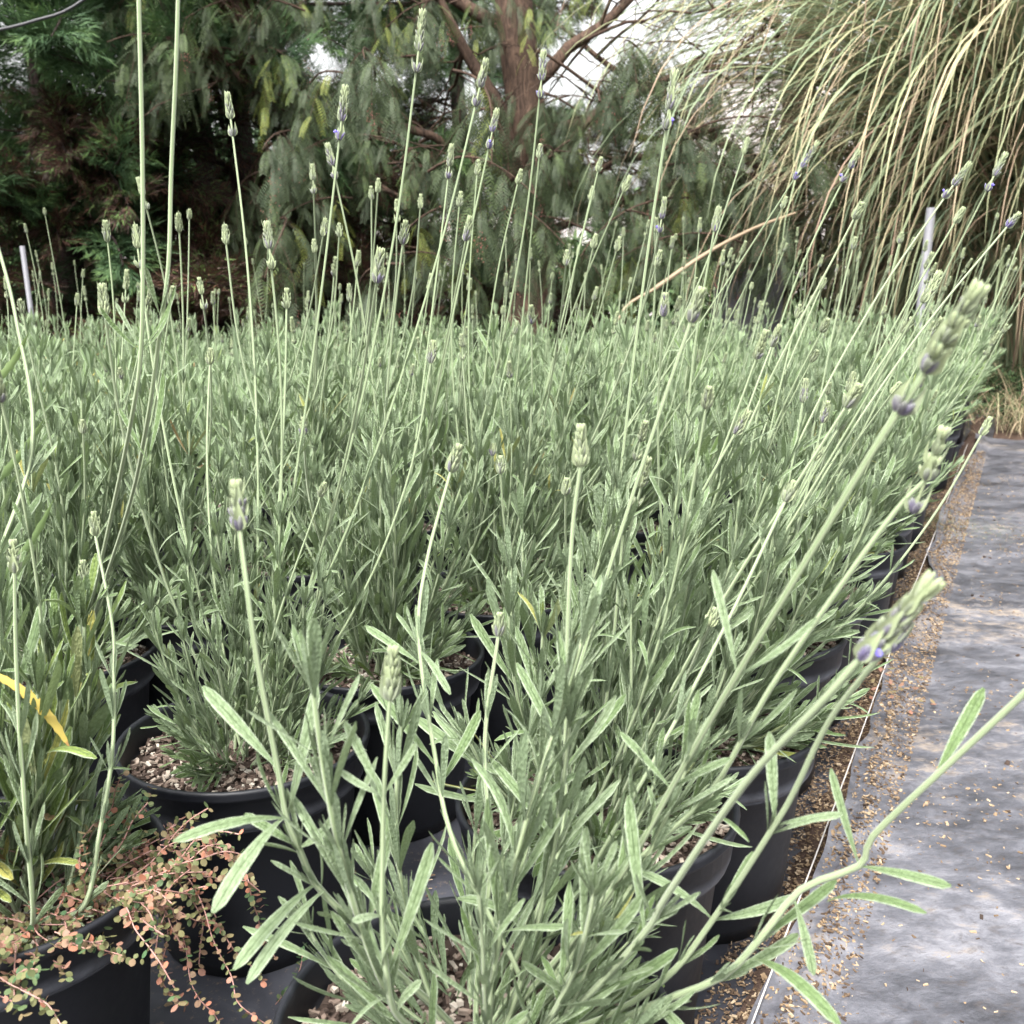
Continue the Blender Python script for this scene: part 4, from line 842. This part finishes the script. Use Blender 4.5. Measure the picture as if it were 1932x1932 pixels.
def limb(mb, a, b, r0, r1, rng, sag=.0, wob=.05):
    a = np.array(a, float); b = np.array(b, float); L = np.linalg.norm(b - a); n = 9; s = np.linspace(0, 1, n)
    p = a[None] + (b - a)[None] * s[:, None] + (rng.normal(0, wob * L, 3)[None] * np.sin(s * math.pi)[:, None]) + np.array([0, 0, sag])[None] * np.sin(s * math.pi)[:, None]
    p += rng.normal(0, .012 * L, (n, 3)) * np.sin(s * math.pi)[:, None]
    tube(mb, p, np.linspace(r0, r1, n), 8, 0, 0); return p
def pepper_tree(x, y, seed, label, trunk_top, limbs, boughs, zshift=0):
    q = np.random.RandomState(seed); t = empty('pepper_tree', (x, y, -.03)); tag(t, label, 'tree', 'trees behind the lavender bed')
    mb = MB(); z = np.linspace(0, 1, 12)
    tp = np.array(trunk_top, float); pts = np.outer(z, tp) + np.stack([.10 * np.sin(z * 5), .05 * np.cos(z * 4), 0 * z], 1)
    tube(mb, pts, .15 - .04 * z + .05 * np.exp(-z / .08), 14, 0, 0); link('trunk', mb.mesh('trunk', [M['bark']]), t)
    ends = []
    for (f, e, r0) in limbs:
        p, d = at_s(pts, f); mb = MB(); pp = limb(mb, p, e, r0, .012, q, .1); ends += [pp[k] for k in range(3, 9)]
        for k in range(7):
            s0 = pp[q.randint(2, 9)]; e2 = s0 + np.array([q.normal(0, .5), q.normal(0, .4), q.uniform(-.45, .45)]); p2 = limb(mb, s0, e2, .014, .004, q, .03, .08); ends.append(p2[-1]); ends.append(p2[5])
            for j in range(3):
                s1 = p2[q.randint(3, 9)]; limb(mb, s1, s1 + q.normal(0, .28, 3) * [1, 1, .8], .006, .002, q, 0, .1)
        link('limb', mb.mesh('limb', [M['bark']]), t)
    for k, b in enumerate(boughs(q, ends)):
        a = q.rand() * 6.28; me, be = PBR[q.randint(8)]
        o = link('leafy_branch', me, t, mat=Matrix.Translation(Vector(b)) @ Matrix.Rotation(a, 4, 'Z') @ Matrix.Rotation(q.normal(0, .25), 4, 'Y') @ Matrix.Scale(q.uniform(.62, .98), 4))
        if be is not None: tag(link('berries', be, o), kind='stuff')
TX, TY = (P(975, 300, 7.0)[0], 7.0)
def low_curtain(q, ends):
    out = []
    # photo columns 320-1400: hanging sprays, thin where the sky shows
    for k in range(180):
        px = q.uniform(300, 1420); lowv = q.rand()
        py = q.uniform(-120, 560) if px < 980 else q.choice([q.uniform(210, 560), q.uniform(210, 540), q.uniform(-100, 30)])
        if px < 480 and py > 260: py = q.uniform(0, 240)
        if 560 < px < 700 and 100 < py < 200: py += 130
        dz = q.uniform(5.3, 7.3)
        if 880 < px < 1060 and py < 270: dz = q.uniform(7.4, 8.2)
        if px > 1030 and py < 230 and q.rand() < .75: py += 290
        if len(out) > 97: continue
        out.append(P(px, py - 60, dz) - np.array([TX, TY, -.03]))
    return out
def up_curtain(q, ends):
    out = [e + q.normal(0, .12, 3) for e in (ends[i] for i in q.choice(len(ends), 44, replace=False))]
    out = [e for e in out if not (1030 < proj(e + [TX + 1.9, 8.6, 0])[0] < 1440 and -300 < proj(e + [TX + 1.9, 8.6, 0])[1] < 230 and q.rand() < .8)]
    for k in range(12): out.append(np.array([q.uniform(-2.2, 2.4), q.uniform(-1.0, 1.4), q.uniform(2.6, 3.8)]))
    return out
pepper_tree(TX, TY, 21, 'weeping pepper tree with reddish forked trunk and pink berries, behind the bed centre', (.05, .1, 3.3),
            [(.34, (-.55, -.3, 2.6), .07), (.42, (-1.5, -.5, 1.9), .035), (.5, (1.7, .2, 2.35), .05), (.4, (1.3, -.2, 1.75), .03), (.6, (1.1, .6, 3.0), .05), (.7, (-1.3, .2, 3.1), .05), (.3, (-.9, -.6, 1.35), .025), (.33, (1.9, .4, 1.5), .03), (.45, (2.3, .2, 2.0), .028)], low_curtain)
pepper_tree(TX + 1.9, 8.6, 22, 'second weeping tree with small leaves behind the pale grass, right of the reddish trunk', (.5, 0, 3.4),
            [(.3, (-1.4, -.1, 2.0), .045), (.45, (-1.6, .2, 2.8), .05), (.5, (1.4, 0, 2.7), .05), (.35, (1.5, .1, 1.9), .03), (.7, (-.5, .3, 3.5), .04), (.25, (-1.3, 0, 1.4), .03), (.3, (.9, -.4, 1.5), .02)], up_curtain)

# ------------------------------------------------------------------ tall grass clump
def grass_clump(x, y, n, seed, label, Lr=(3.0, 5.0), spread=.4, aim=None):
    q = np.random.RandomState(seed); t = empty('grass_clump', (x, y, -.03)); tag(t, label, 'ornamental grass', 'tall grass clumps at the right')
    for nm, k, tr in (('green_blades', int(n * .5), (.0, .42)), ('dry_blades', int(n * .5), (.45, 1.0))):
        a = q.rand(k) * 6.28
        if aim is not None: a = np.where(q.rand(k) < .55, q.normal(aim, .75, k), a)
        el = q.uniform(1.3, 1.55, k); rr = spread * np.sqrt(q.rand(k)); pa = q.rand(k) * 6.28
        Pp = np.stack([rr * np.cos(pa), rr * np.sin(pa), np.zeros(k)], 1)
        D = np.stack([np.cos(a) * np.cos(el), np.sin(a) * np.cos(el), np.sin(el)], 1); N = np.stack([-np.cos(a) * np.sin(el), -np.sin(a) * np.sin(el), np.cos(el)], 1)
        upr = q.rand(k) < .28
        a = np.where(upr, q.normal(.1, .5, k), a); el = np.where(upr, q.uniform(1.0, 1.4, k), el); Pp[:, 0] += np.where(upr, q.uniform(-1.1, .9, k), 0)
        D = np.stack([np.cos(a) * np.cos(el), np.sin(a) * np.cos(el), np.sin(el)], 1); N = np.stack([-np.cos(a) * np.sin(el), -np.sin(a) * np.sin(el), np.cos(el)], 1)
        L = q.uniform(*Lr, k) * np.where(q.rand(k) < .25, .6, 1); B = -(q.uniform(1.8, 3.1, k) if nm == 'green_blades' else q.uniform(2.5, 3.2, k))
        B = np.where(upr, -q.uniform(.1, 1.0, k), B)
        mb = MB(); leaves(mb, Pp, D, N, L, q.uniform(.013, .025, k) if nm == 'green_blades' else q.uniform(.008, .016, k), 0, B, q.uniform(*tr, k), 22, 3, 'lin', roll=-.5, twist=q.normal(0, .5, k), pw=q.uniform(1.5, 3.0, k)[:, None])
        link(nm, mb.mesh(nm, [M['blade']]), t)
grass_clump(3.35, 6.9, 3000, 1, 'huge fountain of arching green and straw blades, left-hand clump by the pillar', aim=3.6)
grass_clump(4.5, 6.3, 2000, 2, 'tall arching grass clump reaching out of the right picture edge', aim=3.9)
grass_clump(3.0, 7.7, 500, 3, 'thinner arching grass behind the pale stems, nearest the pepper tree', (2.0, 3.4), aim=3.3)
# white-flowered shrub
q = np.random.RandomState(61); c = P(1600, 300, 7.9); t = empty('flowering_shrub', (c[0], c[1], -.03)); tag(t, 'airy shrub dotted with tiny white flowers behind the tall grass', 'shrub')
mb = MB(); mf = MB(); FP = []
for k in range(60):
    a = q.rand() * 6.28; e = np.array([q.normal(-.1, .65), q.normal(0, .4), q.uniform(1.0, 2.6)]); pp = limb(mb, (0, 0, 0), e, .008, .002, q, .05, .08)
    for j in range(9):
        s0 = pp[q.randint(4, 9)]; e2 = s0 + q.normal(0, .16, 3); limb(mb, s0, e2, .002, .001, q); FP += [e2 + q.normal(0, .035, 3) * [1, 1, .4] for _ in range(9)]
link('stems', mb.mesh('stems', [M['bark_dark']]), t)
FP = np.array(FP); n = len(FP); leaves(mf, FP, nrm(q.normal(0, 1, (n, 3)) * [1, 1, .3]), [0, 0, 1.0], q.uniform(.012, .022, n), q.uniform(.010, .018, n), 0, 0, q.rand(n), 1, 2, 'rnd'); link('flowers', mf.mesh('flowers', [M['white_flower']]), t)
mf = MB(); FP = FP[::2] + q.normal(0, .05, (len(FP[::2]), 3)); n = len(FP); leaves(mf, FP, nrm(q.normal(0, 1, (n, 3))), [0, 0, 1.0], q.uniform(.02, .04, n), .008, 0, 0, q.rand(n), 1, 2, 'rnd'); link('leaves', mf.mesh('leaves', [M['shrub']]), t)
# dark leafy shrubs: added dark masses behind grass and trees, another at the end of the path
def shrub(x, y, rx, ry, h, n, seed, label, ls=(.03, .06), grp=None):
    q = np.random.RandomState(seed); t = empty('shrub', (x, y, -.03)); tag(t, label, 'shrub', grp)
    u = nrm(q.normal(0, 1, (n, 3))); u[:, 2] = np.abs(u[:, 2]); rad = q.uniform(.55, 1, n) ** .7 * (1 + .25 * np.sin(u[:, 0] * 7 + seed) * np.cos(u[:, 1] * 6))
    Pp = u * rad[:, None] * [rx, ry, h]; mb = MB()
    leaves(mb, Pp, nrm(u * .6 + q.normal(0, .6, (n, 3))), nrm(u + [0, 0, .6]), q.uniform(*ls, n), q.uniform(.5, .7, n) * ls[0], 0, -.4, q.beta(1.6, 2, n), 3, 3, 'rnd', roll=.2)
    link('foliage', mb.mesh('foliage', [M['shrub']]), t)
    mb = MB()
    for k in range(14):
        v = nrm(q.normal(0, 1, 3)); v[2] = abs(v[2]) + .2; limb(mb, (0, 0, 0), v * [rx * .8, ry * .8, h * .8], .012, .003, q)
    link('stems', mb.mesh('stems', [M['bark_dark']]), t)
g = on_ground(1950, 800, .0); shrub(g[0] + .15, g[1] + .5, .55, .35, .30, 6000, 5, 'low dark glossy-leaved shrub at the far end of the path', (.02, .035))
shrub(6.3, 8.6, 2.0, 1.0, 3.8, 16000, 8, 'tall dark evergreen mass added as the shade inside the grass clumps, right edge', (.12, .2))  # added shrub, stands in for the dark shade within the grass
shrub(2.0, 12.8, 2.6, .8, 1.5, 9000, 9, 'broad dark hedge added low behind the pepper trees to block bright sky', (.12, .2))  # added hedge, a dark mass against the bright background
shrub(-4.2, 12.5, 4.0, .8, 2.6, 14000, 10, 'dark hedge added to block bright sky in the gaps behind the conifers', (.14, .22))  # added hedge, keeps sky light from showing between the conifers
# small yellow flowers at the back left
q = np.random.RandomState(15); mb = MB(); c = P(215, 715, 3.2); n = 120
Pp = np.array([c[0], c[1], c[2]]) + q.normal(0, 1, (n, 3)) * [.13, .10, .06]
leaves(mb, Pp, nrm(q.normal(0, 1, (n, 3))), [0, 0, 1.0], .013, .013, 0, 0, np.where(q.rand(n) < .7, .72, .95), 1, 2, 'rnd')
for k in range(26): tube(mb, np.array([[c[0] + q.normal(0, .03), c[1] + q.normal(0, .03), .0], Pp[k]]), .0012, 4, .1, 0)
tag(link('yellow_flower_weed', mb.mesh('yellow_flower_weed', [M['weed']])), 'weed with tiny yellow flowers among the pots at back left', 'weed')
# reddish weed leaves near the path edge
q = np.random.RandomState(16); mb = MB(); c = ab(2.0, -.20); n = 70; a = q.rand(n) * 6.28
leaves(mb, np.stack([c[0] + q.normal(0, .05, n), c[1] + q.normal(0, .07, n), q.uniform(.02, .08, n)], 1), np.stack([np.cos(a), np.sin(a), q.uniform(-.1, .5, n)], 1), [0, 0, 1.0], .016, .008, 0, -.3, q.uniform(.4, .75, n), 3, 3, 'rnd')
tag(link('red_weed', mb.mesh('red_weed', [M['spurge']])), 'small reddish weed patch under the plants at the path edge', 'weed')
print('objects', len(bpy.data.objects), 'plants', len(PLANTS))
